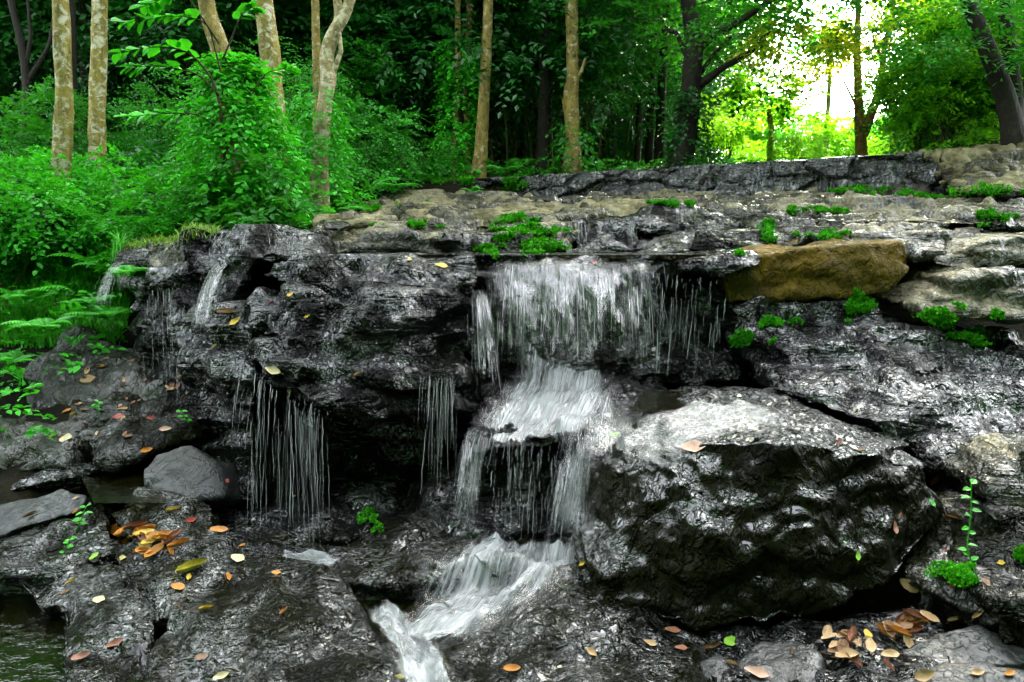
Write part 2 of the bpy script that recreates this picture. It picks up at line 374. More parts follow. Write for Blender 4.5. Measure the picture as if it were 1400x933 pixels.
def build_ground():
    n = 300
    u = np.linspace(-1, 1, n); xs = np.sinh(u * 4.2) / math.sinh(4.2) * 120
    v = np.linspace(-1, 1, n); ys = 5 + np.sinh(v * 4.2) / math.sinh(4.2) * 120
    X, Y = np.meshgrid(xs, ys); V = np.stack([X.ravel(), Y.ravel(), ground_z(X.ravel(), Y.ravel())], 1)
    i = np.arange(n * n).reshape(n, n)
    F = np.stack([i[:-1, :-1].ravel(), i[:-1, 1:].ravel(), i[1:, 1:].ravel(), i[1:, :-1].ravel()], 1)
    o = link('ground', mesh_np('ground', V, F, M['ground'])); tag(o, kind='structure')
    return V, F
SURF = [build_ground()]

# ------------------------------------------------------------------ rocks
def hull_into(bm, pts):
    vs = [bm.verts.new(p) for p in pts]
    r = bmesh.ops.convex_hull(bm, input=vs)
    junk = [v for v in r['geom_interior'] + r['geom_unused'] if isinstance(v, bmesh.types.BMVert)]
    if junk: bmesh.ops.delete(bm, geom=list(set(junk)), context='VERTS')
def rock(name, label, cat, blocks, mat, vox=.022, big=.05, strata=.03, crack=.03, fine=.012, smooth=2, sfreq=9.0, seed=0, group=None, wl=2.2, tilt=(0, 0), ang=.35, ztop=None, stepz=None):
    bm = bmesh.new()
    for back, pts in blocks:
        front = [P(*p) for p in pts]
        b2 = bmesh.new(); hull_into(b2, front + [q + Vector(back) for q in front])
        bmesh.ops.recalc_face_normals(b2, faces=b2.faces)
        tmp = bpy.data.meshes.new('t'); b2.to_mesh(tmp); b2.free(); bm.from_mesh(tmp); bpy.data.meshes.remove(tmp)
    me = bpy.data.meshes.new('t'); bm.to_mesh(me); bm.free()
    o = bpy.data.objects.new('t', me); COL.objects.link(o)
    rm = o.modifiers.new('r', 'REMESH'); rm.mode = 'VOXEL'; rm.voxel_size = vox
    sm = o.modifiers.new('s', 'SMOOTH'); sm.factor = .5; sm.iterations = smooth
    dg = bpy.context.evaluated_depsgraph_get(); ev = o.evaluated_get(dg); m2 = ev.to_mesh()
    nv = len(m2.vertices); V = np.empty(nv * 3); m2.vertices.foreach_get('co', V); V = V.reshape(-1, 3)
    Nn = np.empty(nv * 3); m2.vertices.foreach_get('normal', Nn); Nn = Nn.reshape(-1, 3)
    F = np.array([p.vertices[:] for p in m2.polygons if len(p.vertices) == 4], dtype=np.int64)
    ev.to_mesh_clear(); bpy.data.objects.remove(o); bpy.data.meshes.remove(me)
    s = seed * 7.31
    q = V + s
    wp = np.stack([fbm(q * 1.3 + 5, 3), fbm(q * 1.3 + 31, 3), fbm(q * 1.3 + 77, 3)], 1)
    d = big * fbm(q * 1.6, 3)
    zz = q[:, 2] + tilt[0] * q[:, 0] + tilt[1] * q[:, 1]
    st = perlin(np.stack([q[:, 0] * .9, q[:, 1] * .9, zz * sfreq * .6], 1) + wp * .45)
    d += strata * (np.minimum(1, np.abs(st) * 2.4) * 2.2 - 1.4)
    bl = perlin(q * np.array([2.6, 2.6, 4.2]) + wp * .6)
    d += crack * (np.minimum(1, np.abs(bl) * 2.2) * 1.3 - .8)
    f1, f2, cid = worley(q * np.array([wl, wl, wl * 1.7]) + wp * .5)
    d += crack * ang * ((cid - .5) * 1.6 - 1.3 * np.exp(-((f2 - f1) / .06) ** 2))
    bl = perlin(q * np.array([7, 7, 10.]) + wp * .8); d += crack * .28 * (np.minimum(1, np.abs(bl) * 2.2) - .6)
    d += fine * fbm(q * 9, 3) * .7
    V = V + Nn * d[:, None]
    if stepz:                                                    # bedding: flat treads and short risers
        h, wg = stepz; ph = .5 * h * fbm(np.stack([V[:, 0] * 1.1, V[:, 1] * 1.1, 0 * V[:, 0] + s], 1), 2); zq = (V[:, 2] + ph) / h; fl = np.floor(zq)
        V[:, 2] += wg * ((fl + sstep(.55, 1, zq - fl)) * h - ph - V[:, 2])
    if ztop is not None:
        zt = ztop + .006 * fbm(V * 4, 3); V[:, 2] = np.where(V[:, 2] > zt, zt + (V[:, 2] - zt) * .08, V[:, 2])
    base = Vector((V[:, 0].mean(), V[:, 1].mean(), V[:, 2].min()))
    SURF.append((V, F))
    ob = link(name, mesh_np(name, V - np.array(base), F, mat), loc=base)
    return tag(ob, label, cat, group)

Bk = lambda d, z=0.0, x=0.0: (x, d, z)
# upper ledge over which the main fall drops
rock('rock_ledge', 'black wet rock face behind the central curtain of falling water', 'rock ledge', [
    (Bk(.9), [(600, 345, 4.70), (1000, 345, 4.72), (1000, 374, 4.66), (630, 380, 4.62)]),
    (Bk(.8), [(630, 370, 4.84), (1005, 360, 4.86), (1030, 480, 4.8), (1010, 520, 4.6), (640, 560, 4.6)]),
    (Bk(.6), [(640, 430, 4.8), (720, 440, 4.72), (740, 520, 4.55), (640, 560, 4.5)]),
], M['wet'], .017, .03, .03, .03, seed=1, ztop=1.334)
# big left outcrop with overhanging nose
rock('rock_outcrop', 'big black layered rock outcrop with an overhanging nose left of the falls', 'rock outcrop', [
    (Bk(.9), [(385, 350, 4.65), (440, 344, 4.6), (640, 344, 4.66), (656, 372, 4.55), (600, 400, 4.42), (470, 400, 4.36), (385, 385, 4.45), (360, 370, 4.6)]),
    (Bk(.9), [(345, 400, 4.5), (430, 398, 4.27), (560, 402, 4.25), (652, 412, 4.5), (652, 475, 4.45), (560, 470, 4.15), (430, 452, 4.1), (340, 450, 4.3)]),
    (Bk(.75, .06), [(345, 482, 4.08), (390, 542, 3.92), (445, 558, 3.86), (500, 520, 3.95), (545, 500, 3.98), (612, 505, 4.12), (650, 555, 4.3), (640, 470, 4.4), (560, 460, 4.2), (430, 440, 4.12), (350, 440, 4.25)]),
    (Bk(.5), [(320, 520, 4.62), (660, 560, 4.55), (670, 730, 4.5), (330, 740, 4.4)]),
    (Bk(.7), [(250, 430, 4.62), (345, 440, 4.42), (348, 500, 4.2), (345, 740, 4.15), (270, 640, 4.35), (245, 560, 4.6)]),
    (Bk(.5), [(285, 425, 4.55), (345, 418, 4.5), (395, 440, 4.4), (390, 470, 4.35), (300, 450, 4.5)]),
], M['wet'], .016, .045, .05, .025, seed=2, sfreq=8, ztop=1.336, stepz=(.13, .45))
rock('rock_block', 'squarish black wet block at the top left corner of the cascade', 'rock block', [
    (Bk(1.0), [(245, 314, 5.15), (340, 307, 5.1), (440, 308, 5.25), (445, 352, 5.0), (350, 355, 4.85), (250, 380, 4.95)]),
    (Bk(.8), [(180, 380, 5.25), (290, 352, 5.0), (350, 350, 4.85), (300, 440, 4.75), (255, 600, 4.75), (190, 520, 5.15)]),
], M['wet'], .017, .03, .03, .025, seed=3, ztop=1.52)
rock('rock_shoulder', 'low tan topped rock shoulder under the yellow grass at the left bank edge', 'rock', [
    (Bk(.6), [(160, 352, 5.6), (205, 330, 5.45), (262, 322, 5.3), (250, 372, 5.15), (180, 392, 5.3), (160, 400, 5.5)]),
], M['terrace'], .022, .04, .02, .03, seed=4)
# middle step under the main fall
rock('rock_step', 'rounded wet rock step where the central falls land halfway down', 'rock step', [
    (Bk(.5), [(640, 590, 4.05), (672, 520, 4.5), (760, 500, 4.6), (900, 512, 4.6), (930, 545, 4.3), (800, 592, 3.88), (760, 612, 3.82), (690, 612, 3.82), (650, 620, 3.9)]),
    (Bk(.5), [(655, 600, 4.0), (800, 590, 3.98), (800, 700, 3.98), (640, 700, 4.0)]),
], M['wet'], .02, .03, .025, .02, seed=5)
rock('rock_ledge', 'low black streaming rocks at the foot of the lower falls', 'rock', [
    (Bk(.6), [(530, 700, 4.05), (600, 668, 4.15), (650, 650, 4.15), (790, 700, 3.95), (800, 745, 3.72), (700, 752, 3.66), (600, 750, 3.7), (545, 745, 3.85)]),
    (Bk(.5), [(560, 670, 4.3), (640, 640, 4.3), (650, 700, 4.1), (560, 710, 4.1)]),
], M['wet'], .02, .03, .03, .03, seed=6)
# the big right boulder
rock('boulder', 'huge rounded black boulder right of the falls with an algae stained front', 'boulder', [
    (Bk(.55, .02), [(868, 640, 3.32), (960, 602, 3.22), (1080, 600, 3.12), (1195, 612, 3.2), (1268, 640, 3.45), (1288, 700, 3.4), (1245, 790, 3.1), (1100, 852, 2.93), (930, 862, 2.9), (815, 826, 3.0), (790, 770, 3.2), (812, 660, 3.45), (1010, 720, 2.98), (1120, 720, 2.98)]),
    (Bk(.5, -.1), [(800, 590, 3.9), (860, 530, 4.4), (1050, 535, 4.4), (1200, 575, 4.0), (1265, 610, 3.75), (1200, 612, 3.25), (1080, 600, 3.15), (960, 602, 3.25), (850, 625, 3.45)]),
], M['boulder'], .015, .06, .012, .018, .022, 3, 6, seed=7, wl=1.5, ang=.7)
# right hand slope
rock('rock_slope', 'broad glistening grey rock slope on the right above the big boulder', 'rock slope', [
    (Bk(.8, -.2), [(1000, 420, 4.72), (1080, 400, 4.76), (1200, 402, 4.78), (1290, 430, 4.75), (1420, 470, 4.6), (1470, 600, 3.9), (1400, 640, 3.6), (1280, 645, 3.6), (1240, 575, 3.95), (1040, 500, 4.45), (1000, 470, 4.7)]),
], M['wetslope'], .018, .06, .03, .04, seed=8, stepz=(.10, .25), sfreq=5, tilt=(.15, .2), wl=1.7)
rock('rock_plank', 'long dark slab with a pale yellowish tip lying on the right slope', 'rock slab', [
    (Bk(.3, .02), [(1040, 500, 4.32), (1150, 512, 4.1), (1240, 548, 3.82), (1256, 566, 3.74), (1248, 582, 3.72), (1185, 580, 3.74), (1060, 535, 4.15)]),
], M['wetslope'], .018, .02, .015, .015, seed=9)
rock('mustard_slab', 'mustard stained overhanging slab at the right end of the cascade lip', 'rock slab', [
    (Bk(.8, .03), [(985, 350, 4.72), (1090, 340, 4.72), (1240, 328, 4.76), (1252, 366, 4.7), (1215, 404, 4.68), (1080, 402, 4.70), (995, 416, 4.72)]),
], M['mustard'], .018, .015, .01, .016, seed=10)
rock('rock_lip', 'dark overhanging lip of rock where the curtain ends at the mustard slab', 'rock', [
    (Bk(.6, .02), [(930, 352, 4.66), (1045, 348, 4.62), (1042, 362, 4.58), (990, 380, 4.6), (930, 372, 4.66)]),
], M['wet'], .02, .02, .015, .02, seed=11)
rock('rock_block', 'large angular tan topped block at the right edge above the mossy one', 'rock block', [
    (Bk(.7, .04), [(1272, 350, 4.95), (1330, 330, 4.9), (1430, 312, 5.0), (1440, 366, 4.85), (1320, 372, 4.8), (1280, 362, 4.9)]),
], M['terrace'], .02, .03, .015, .03, seed=12, stepz=(.08, .3))
rock('rock_block', 'mossy square tan block at the right edge over a green moss strip', 'rock block', [
    (Bk(.6, .02), [(1300, 385, 4.6), (1332, 366, 4.65), (1440, 376, 4.65), (1440, 445, 4.45), (1310, 440, 4.48)]),
    (Bk(.5, .02), [(1240, 418, 4.66), (1300, 392, 4.6), (1330, 440, 4.45), (1260, 432, 4.55)]),
], M['terrace'], .02, .03, .015, .03, seed=13)
# terrace behind the lip
rock('rock_slab', 'wide pale tan slab on the terrace between the grass and the low weir', 'rock slab', [
    (Bk(.15, -.25), [(430, 304, 5.7), (560, 308, 5.55), (660, 300, 5.75), (800, 294, 6.1), (900, 288, 6.6), (960, 276, 8.0), (560, 276, 8.2), (450, 288, 6.8)]),
], M['tan'], .02, .04, .035, .035, seed=14, stepz=(.06, .7), smooth=2, ang=1.4, wl=1.5, sfreq=16)
rock('rock_outcrop', 'brown and mossy rock face under the pale tan slab', 'rock face', [
    (Bk(.6), [(425, 312, 5.5), (540, 318, 5.35), (640, 312, 5.45), (640, 352, 5.3), (440, 352, 5.3)]),
    (Bk(.5), [(530, 322, 5.32), (610, 312, 5.3), (640, 318, 5.35), (600, 335, 5.3), (535, 334, 5.28)]),
    (Bk(.6), [(640, 305, 5.6), (760, 298, 5.75), (800, 300, 5.9), (790, 345, 5.5), (640, 352, 5.4)]),
    (Bk(.5), [(700, 348, 5.4), (760, 325, 5.5), (790, 348, 5.4)]),
], M['terrace'], .022, .04, .03, .04, seed=15, stepz=(.07, .5), wl=2.8)
rock('cobble', 'small smooth dark oval stone on the edge of the tan slab', 'stone', [
    (Bk(.12), [(442, 308, 5.45), (452, 302, 5.5), (470, 303, 5.5), (478, 309, 5.45), (465, 315, 5.42), (447, 314, 5.42)]),
], M['mossdark'], .012, .008, .003, .005, .003, 4, seed=16)
rock('rock_riser', 'small dark riser with a thin trickle in the middle of the terrace', 'rock', [
    (Bk(.6), [(780, 296, 6.1), (875, 296, 6.0), (880, 345, 5.75), (785, 345, 5.75)]),
], M['wet'], .017, .03, .03, .03, seed=17)
rock('rock_wedge', 'wet grey wedge shaped rock leaning in the pool behind the lip', 'rock', [
    (Bk(.4, .04), [(868, 347, 5.4), (955, 312, 5.75), (975, 330, 5.5), (960, 348, 5.4)]),
    (Bk(.3, 0), [(770, 348, 5.2), (800, 337, 5.3), (850, 346, 5.2)]),
], M['wetslope'], .02, .02, .015, .02, seed=18)
rock('rock_hump', 'black wet humped rock in front of the mossy terrace stones', 'rock', [
    (Bk(.5, .02), [(940, 342, 5.35), (960, 318, 5.5), (1040, 308, 5.6), (1055, 335, 5.35), (1040, 345, 5.3)]),
    (Bk(.4, .02), [(865, 300, 6.0), (900, 282, 6.3), (1000, 290, 6.2), (1030, 310, 5.9), (880, 322, 5.9)]),
], M['wet'], .017, .04, .03, .03, seed=19, stepz=(.07, .4))
rock('rock_slab', 'mossy brown terrace slab with a hanging moss tuft on its left end', 'rock slab', [
    (Bk(.6, .03), [(1030, 305, 5.75), (1060, 300, 5.8), (1190, 300, 5.7), (1245, 310, 5.5), (1230, 335, 5.2), (1060, 340, 5.3)]),
], M['mossdark'], .022, .04, .03, .04, seed=20, stepz=(.06, .6))
rock('rock_block', 'lumpy tan rock just behind the top of the mustard slab', 'rock block', [
    (Bk(.6, .05), [(1155, 318, 5.25), (1230, 306, 5.3), (1300, 312, 5.25), (1300, 345, 5.0), (1255, 352, 4.95), (1170, 332, 5.1)]),
], M['terrace'], .02, .04, .02, .04, seed=21, stepz=(.07, .4))
rock('rock_shelf', 'wide layered grey shelf of bedrock across the right of the terrace', 'rock shelf', [
    (Bk(.3, -.3), [(1050, 303, 6.0), (1190, 300, 5.8), (1470, 305, 5.5), (1500, 275, 7.2), (1060, 286, 7.2)]),
    (Bk(.3, -.3), [(940, 292, 6.7), (1150, 286, 6.8), (1480, 280, 6.8), (1480, 262, 8.0), (950, 272, 8.3)]),
    (Bk(.4, -.3), [(700, 280, 8.2), (1150, 276, 8.0), (1480, 266, 7.8), (1480, 250, 9.2), (1150, 264, 9.2), (720, 270, 10.2)]),
], M['terrace'], .022, .05, .05, .04, seed=22, stepz=(.065, .75), sfreq=14, ang=.9, wl=1.6)
rock('rock_slab', 'rounded tan slab at the right end of the stone weir', 'rock slab', [
    (Bk(.5, .05), [(1310, 210, 8.6), (1400, 198, 8.6), (1500, 195, 8.6), (1500, 240, 8.0), (1320, 252, 8.0)]),
    (Bk(.5, .03), [(1335, 250, 7.7), (1380, 236, 7.7), (1500, 225, 7.7), (1500, 262, 7.4), (1345, 262, 7.4)]),
    (Bk(.4, .03), [(1240, 212, 9.0), (1290, 204, 9.0), (1330, 204, 9.0), (1330, 214, 8.8), (1240, 218, 8.8)]),
], M['tan'], .028, .05, .03, .04, seed=23, stepz=(.07, .5), ang=1.1)
rock('rock_slab', 'weathered low rocks in front of the mossy left end of the weir', 'rock', [
    (Bk(.5), [(470, 276, 8.6), (560, 262, 8.7), (620, 262, 8.7), (730, 268, 8.9), (740, 280, 8.6), (480, 284, 8.2)]),
], M['terrace'], .028, .04, .03, .04, seed=24, stepz=(.06, .6))

def weir():
    nx, nz = 330, 34
    A, B = P(545, 252, 10.9), P(1322, 206, 8.75)
    ZB, ZT = 1.75, None
    us = np.linspace(0, 1, nx)
    V = []
    for zi in range(nz + 10):
        for u in us:
            top = A.lerp(B, u); mid = math.sin(u * 3.1) * .1
            if zi < nz:
                f = zi / (nz - 1); V.append((top.x, top.y - mid - .12 * (1 - f), ZB + (top.z - ZB) * f))
            else:
                f = (zi - nz + 1) / 10; V.append((top.x, top.y - mid + .5 * f, top.z + .01 - .03 * f * f))
    V = np.array(V); n2 = nz + 10
    i = np.arange(nx * n2).reshape(n2, nx)
    F = np.stack([i[:-1, :-1].ravel(), i[:-1, 1:].ravel(), i[1:, 1:].ravel(), i[1:, :-1].ravel()], 1)
    f1, f2, cid = worley(V * np.array([1.9, 1.9, 4.2]) + np.stack([fbm(V * 2, 2)] * 3, 1) * .25)
    d = .13 * (cid - .5) - .07 * np.exp(-((f2 - f1) / .05) ** 2) + .035 * fbm(V * np.array([7, 7, 4]), 4)
    fade = np.ones(len(V)); fade[nx * nz:] = .35
    V[:, 1] -= d * fade; V[:, 2] += .015 * fbm(V * np.array([3, 3, 3]), 3) * np.repeat(np.linspace(0, 1, n2), nx)
    SURF.append((V, F))
    base = Vector((V[:, 0].mean(), V[:, 1].mean(), ZB))
    o = link('stone_weir', mesh_np('stone_weir', V - np.array(base), F, M['weir']), loc=base)
    tag(o, 'long low rubble stone weir with wet black and white streaked face below the forest', 'weir')
M['weir'] = rock_mat('wet rubble masonry', (.002, .002, .002), (.008, .008, .008), (.14, .14, .135), (.02, .02, .006), .22, .08, .3, .6, 1.4, .2, wet=.3, bed=1)  # palest tone paints wet glints onto the stone
weir()

# foreground rocks
rock('rock_dome', 'low wet glistening rock dome in the middle of the foreground', 'rock', [
    (Bk(.3, -.3), [(575, 890, 2.8), (640, 840, 3.0), (720, 792, 3.2), (790, 775, 3.3), (900, 820, 3.1), (985, 880, 2.9), (1010, 1010, 2.35), (640, 1020, 2.3), (600, 950, 2.55), (780, 840, 2.9)]),
], M['humps'], .016, .03, .018, .014, .008, 3, seed=30)
rock('rock_hump', 'broad wet rock hump scattered with orange leaves in the lower left', 'rock', [
    (Bk(.4, -.35), [(250, 800, 3.1), (320, 748, 3.35), (420, 758, 3.32), (470, 805, 3.1), (535, 900, 2.72), (565, 1010, 2.35), (190, 1010, 2.35), (210, 880, 2.75), (370, 800, 3.0)]),
], M['humps'], .016, .04, .018, .014, .008, 3, seed=31)
rock('rock_hump', 'dark wet rock carrying the pile of orange leaves at left', 'rock', [
    (Bk(.4, -.35), [(145, 745, 3.4), (230, 708, 3.55), (310, 722, 3.5), (330, 760, 3.3), (290, 840, 2.95), (190, 850, 2.95), (160, 800, 3.1)]),
    (Bk(.3, -.35), [(145, 700, 3.7), (190, 670, 3.85), (290, 682, 3.8), (300, 725, 3.6), (160, 735, 3.5)]),
], M['humps'], .016, .035, .018, .016, .008, 3, seed=32)
rock('rock_ridge', 'narrow wet rock ridge beside the dark pool at the lower left corner', 'rock', [
    (Bk(.3, -.35), [(60, 770, 3.35), (120, 738, 3.45), (175, 780, 3.2), (215, 850, 2.9), (235, 1010, 2.4), (110, 1010, 2.4), (75, 880, 2.85)]),
    (Bk(.3, -.35), [(0, 765, 3.45), (90, 735, 3.5), (110, 800, 3.2), (50, 840, 3.05)]),
], M['humps'], .016, .04, .022, .018, .008, 3, seed=33)
rock('rock_bed', 'dark wet rock filling the corner between the grey flat stone and the ridge', 'rock', [
    (Bk(.2, -.3), [(-80, 715, 3.85), (140, 690, 3.85), (160, 750, 3.45), (70, 790, 3.25), (-80, 775, 3.3)]),
], M['humps'], .018, .03, .02, .02, .01, 3, seed=48)
rock('rock_bed', 'shallow dark streambed slab between the dripping veil and the white apron', 'rock', [
    (Bk(.1, -.3), [(270, 748, 3.68), (400, 790, 3.38), (480, 800, 3.3), (560, 800, 3.3), (660, 790, 3.36), (795, 768, 3.5), (795, 715, 3.9), (680, 700, 4.1), (300, 695, 4.15)]),
], M['humps'], .018, .03, .02, .02, .01, 3, seed=47)
rock('rock_bed', 'low black wet rocks at the foot of the overhang behind the dripping veil', 'rock', [
    (Bk(.5, -.2), [(290, 745, 3.78), (460, 742, 3.78), (560, 720, 3.98), (545, 650, 4.35), (440, 700, 4.25), (300, 700, 4.15)]),
], M['wet'], .017, .04, .03, .03, .012, 2, seed=46)
rock('rock_bed', 'low black wet rock between the big boulder and the flat grey stones', 'rock', [
    (Bk(.4, -.3), [(930, 860, 2.95), (1100, 850, 2.95), (1250, 825, 2.98), (1300, 850, 2.85), (1310, 905, 2.62), (1180, 960, 2.45), (960, 940, 2.55)]),
], M['wet'], .017, .03, .03, .03, .014, 3, seed=45)
rock('rock_slab', 'smooth grey flat topped stone at the left edge', 'rock slab', [
    (Bk(.3, -.2), [(-40, 745, 3.6), (40, 712, 3.7), (110, 700, 3.75), (122, 680, 3.85), (85, 664, 3.95), (20, 690, 3.9), (-60, 700, 3.9)]),
], M['grey'], .018, .025, .015, .015, .006, 4, seed=34)
rock('rock_slab', 'wet grey slab at the far left beyond the flat topped stone', 'rock slab', [
    (Bk(.3, -.2), [(-60, 690, 4.0), (60, 655, 4.15), (140, 640, 4.1), (130, 625, 4.3), (60, 625, 4.4), (-80, 650, 4.3)]),
], M['wetslope'], .02, .03, .02, .02, seed=35)
rock('boulder', 'smooth rounded grey green boulder at the left foot of the cascade', 'boulder', [
    (Bk(.35, -.15), [(188, 640, 4.0), (210, 616, 4.1), (260, 608, 4.15), (300, 630, 4.1), (310, 680, 3.95), (240, 690, 3.85), (200, 672, 3.9)]),
], M['grey'], .018, .03, .012, .012, .006, 5, seed=36)
rock('rock_step', 'black stepped rock with a tiny spout left of the smooth boulder', 'rock step', [
    (Bk(.5, -.15), [(100, 590, 4.35), (160, 575, 4.4), (250, 575, 4.4), (270, 600, 4.3), (200, 625, 4.15), (150, 640, 4.05), (105, 612, 4.2)]),
    (Bk(.5, -.15), [(90, 545, 4.75), (260, 540, 4.8), (270, 580, 4.5), (110, 590, 4.5)]),
], M['mossdark'], .017, .04, .03, .03, seed=37)
rock('rock_slope', 'dark leaf littered rock slope under the ferns of the left bank', 'rock slope', [
    (Bk(.5, -.2), [(30, 500, 5.2), (100, 450, 5.5), (200, 470, 5.4), (230, 520, 5.1), (260, 570, 4.7), (90, 580, 4.6), (20, 570, 4.6)]),
    (Bk(.5, -.2), [(-60, 560, 4.6), (40, 555, 4.7), (110, 580, 4.55), (90, 640, 4.2), (-60, 650, 4.2)]),
], M['litter'], .022, .06, .03, .04, seed=38)
rock('boulder', 'rounded tan and mossy boulder at the right edge', 'boulder', [
    (Bk(.35, 0), [(1348, 660, 3.25), (1362, 630, 3.3), (1400, 612, 3.3), (1460, 615, 3.3), (1460, 700, 3.15), (1380, 700, 3.15), (1350, 688, 3.2)]),
], M['terrace'], .018, .03, .015, .02, .01, 4, seed=39)
rock('rock_bank', 'grey rocky bank holding the leafy sapling at the right edge', 'rock bank', [
    (Bk(.5, -.1), [(1285, 745, 3.15), (1310, 700, 3.3), (1350, 690, 3.3), (1480, 705, 3.2), (1480, 840, 2.8), (1330, 840, 2.8), (1275, 810, 2.92)]),
    (Bk(.4, -.1), [(1340, 800, 2.85), (1400, 775, 2.9), (1480, 790, 2.85), (1480, 900, 2.55), (1370, 870, 2.65)]),
], M['mossdark'], .018, .04, .02, .04, .012, 2, seed=40, wl=3)
rock('rock_slab', 'flat grey stone in the foreground under the big leaf pile', 'rock slab', [
    (Bk(.1, -.2), [(1205, 892, 2.68), (1260, 862, 2.76), (1340, 850, 2.8), (1420, 880, 2.68), (1430, 905, 2.6), (1300, 915, 2.6)]),
], M['grey'], .016, .012, .01, .012, .005, 3, seed=41)
rock('rock_slab', 'flat grey stone in the foreground left of the big leaf pile', 'rock slab', [
    (Bk(.1, -.2), [(1005, 900, 2.68), (1040, 868, 2.78), (1090, 872, 2.76), (1128, 900, 2.66), (1120, 960, 2.5), (1020, 950, 2.52)]),
], M['grey'], .016, .012, .01, .012, .005, 3, seed=42)
rock('rock_slab', 'flat grey brown stone along the bottom right corner', 'rock slab', [
    (Bk(.1, -.2), [(1170, 945, 2.5), (1220, 910, 2.6), (1430, 915, 2.58), (1480, 1000, 2.35), (1180, 1000, 2.35)]),
], M['grey'], .016, .012, .01, .014, .005, 3, seed=43)
rock('rock_chunk', 'small grey chunk of rock among the dead leaves at the bottom', 'rock', [
    (Bk(.15, -.1), [(955, 905, 2.68), (985, 888, 2.72), (1012, 915, 2.62), (1005, 960, 2.5), (960, 950, 2.52)]),
], M['grey'], .014, .015, .01, .015, .006, 2, seed=44)

# one tree for placing things onto the rock and soil
_V, _F = join(SURF)
BVH = BVHTree.FromPolygons(_V.tolist(), _F.tolist())
def cast(px, py):
    d = ray(px, py).normalized(); h = BVH.ray_cast(CAM, d)
    return (h[0], h[1]) if h[0] is not None else (None, None)
def drop(x, y, ztop=6.0):
    h = BVH.ray_cast(Vector((x, y, ztop)), Vector((0, 0, -1)))
    return h[0].z if h[0] is not None else -.3

# ------------------------------------------------------------------ standing water
def pool(name, poly, z, mat, res=.06):
    """a flat sheet of water at height z inside a polygon given in metres"""
    bm = bmesh.new(); vs = [bm.verts.new((x, y, z)) for x, y in poly]; bm.faces.new(vs)
    bmesh.ops.recalc_face_normals(bm, faces=bm.faces)
    for f in bm.faces:
        if f.normal.z < 0: f.normal_flip()
    me = bpy.data.meshes.new(name); bm.to_mesh(me); bm.free(); me.materials.append(mat)
    return tag(link(name, me), kind='structure')
def pz(px, py, z):
    d = ray(px, py); s = (z - CAM.z) / d.z; q = CAM + d * s; return (q.x, q.y)
pool('water', [(-6, -1), (4, -1), (4, 3.0), (1.5, 3.9), (-1.2, 4.2), (-1.9, 3.9), (-6, 3.6)], -.15, M['pool'])
pool('water', [pz(128, 688, .17), pz(105, 640, .17), pz(215, 640, .17), pz(225, 688, .17)], .17, M['pool'])
pool('water', [pz(860, 562, .60), pz(880, 534, .60), pz(1040, 534, .60), pz(1050, 562, .60)], .597, M['pool'])
pool('water', [(-1.35, 4.72), (1.35, 4.72), (1.35, 5.7), (-1.35, 5.7)], 1.332, M['pool'])

# ------------------------------------------------------------------ running and falling water
def tube(path, radii, seg=3, cap=False):
    path = np.asarray(path, float); n = len(path)
    tan = np.gradient(path, axis=0); tan /= np.linalg.norm(tan, axis=1)[:, None] + 1e-9
    ref = np.where(np.abs(tan[:, 2:3]) > .9, np.array([[1., 0, 0]]), np.array([[0, 0, 1.]]))
    a = np.cross(tan, ref); a /= np.linalg.norm(a, axis=1)[:, None] + 1e-9; b = np.cross(tan, a)
    for i in range(1, n):                                        # keep the ring from flipping
        if np.dot(a[i], a[i - 1]) < 0: a[i], b[i] = -a[i], -b[i]
    an = np.arange(seg) / seg * 2 * np.pi
    V = path[:, None] + (np.cos(an)[None, :, None] * a[:, None] + np.sin(an)[None, :, None] * b[:, None]) * np.asarray(radii)[:, None, None]
    V = V.reshape(-1, 3)
    i = np.arange(n * seg).reshape(n, seg); j = np.roll(i, -1, axis=1)
    F = np.stack([i[:-1].ravel(), j[:-1].ravel(), j[1:].ravel(), i[1:].ravel()], 1)
    return V, F
def uvmesh(name, V, F, UV, mat, edge):
    me = mesh_np(name, V, F, mat); at = me.attributes.new('edge', 'FLOAT', 'POINT'); at.data.foreach_set('value', np.asarray(edge, dtype=np.float32).ravel()); l = me.uv_layers.new(name='UVMap')
    idx = np.empty(len(me.loops), dtype=np.int32); me.loops.foreach_get('vertex_index', idx)
    l.data.foreach_set('uv', np.asarray(UV, dtype=np.float32)[idx].ravel()); return me
def grid_faces(n, m):
    i = np.arange(n * m).reshape(n, m)
    return np.stack([i[:-1, :-1].ravel(), i[:-1, 1:].ravel(), i[1:, 1:].ravel(), i[1:, :-1].ravel()], 1)
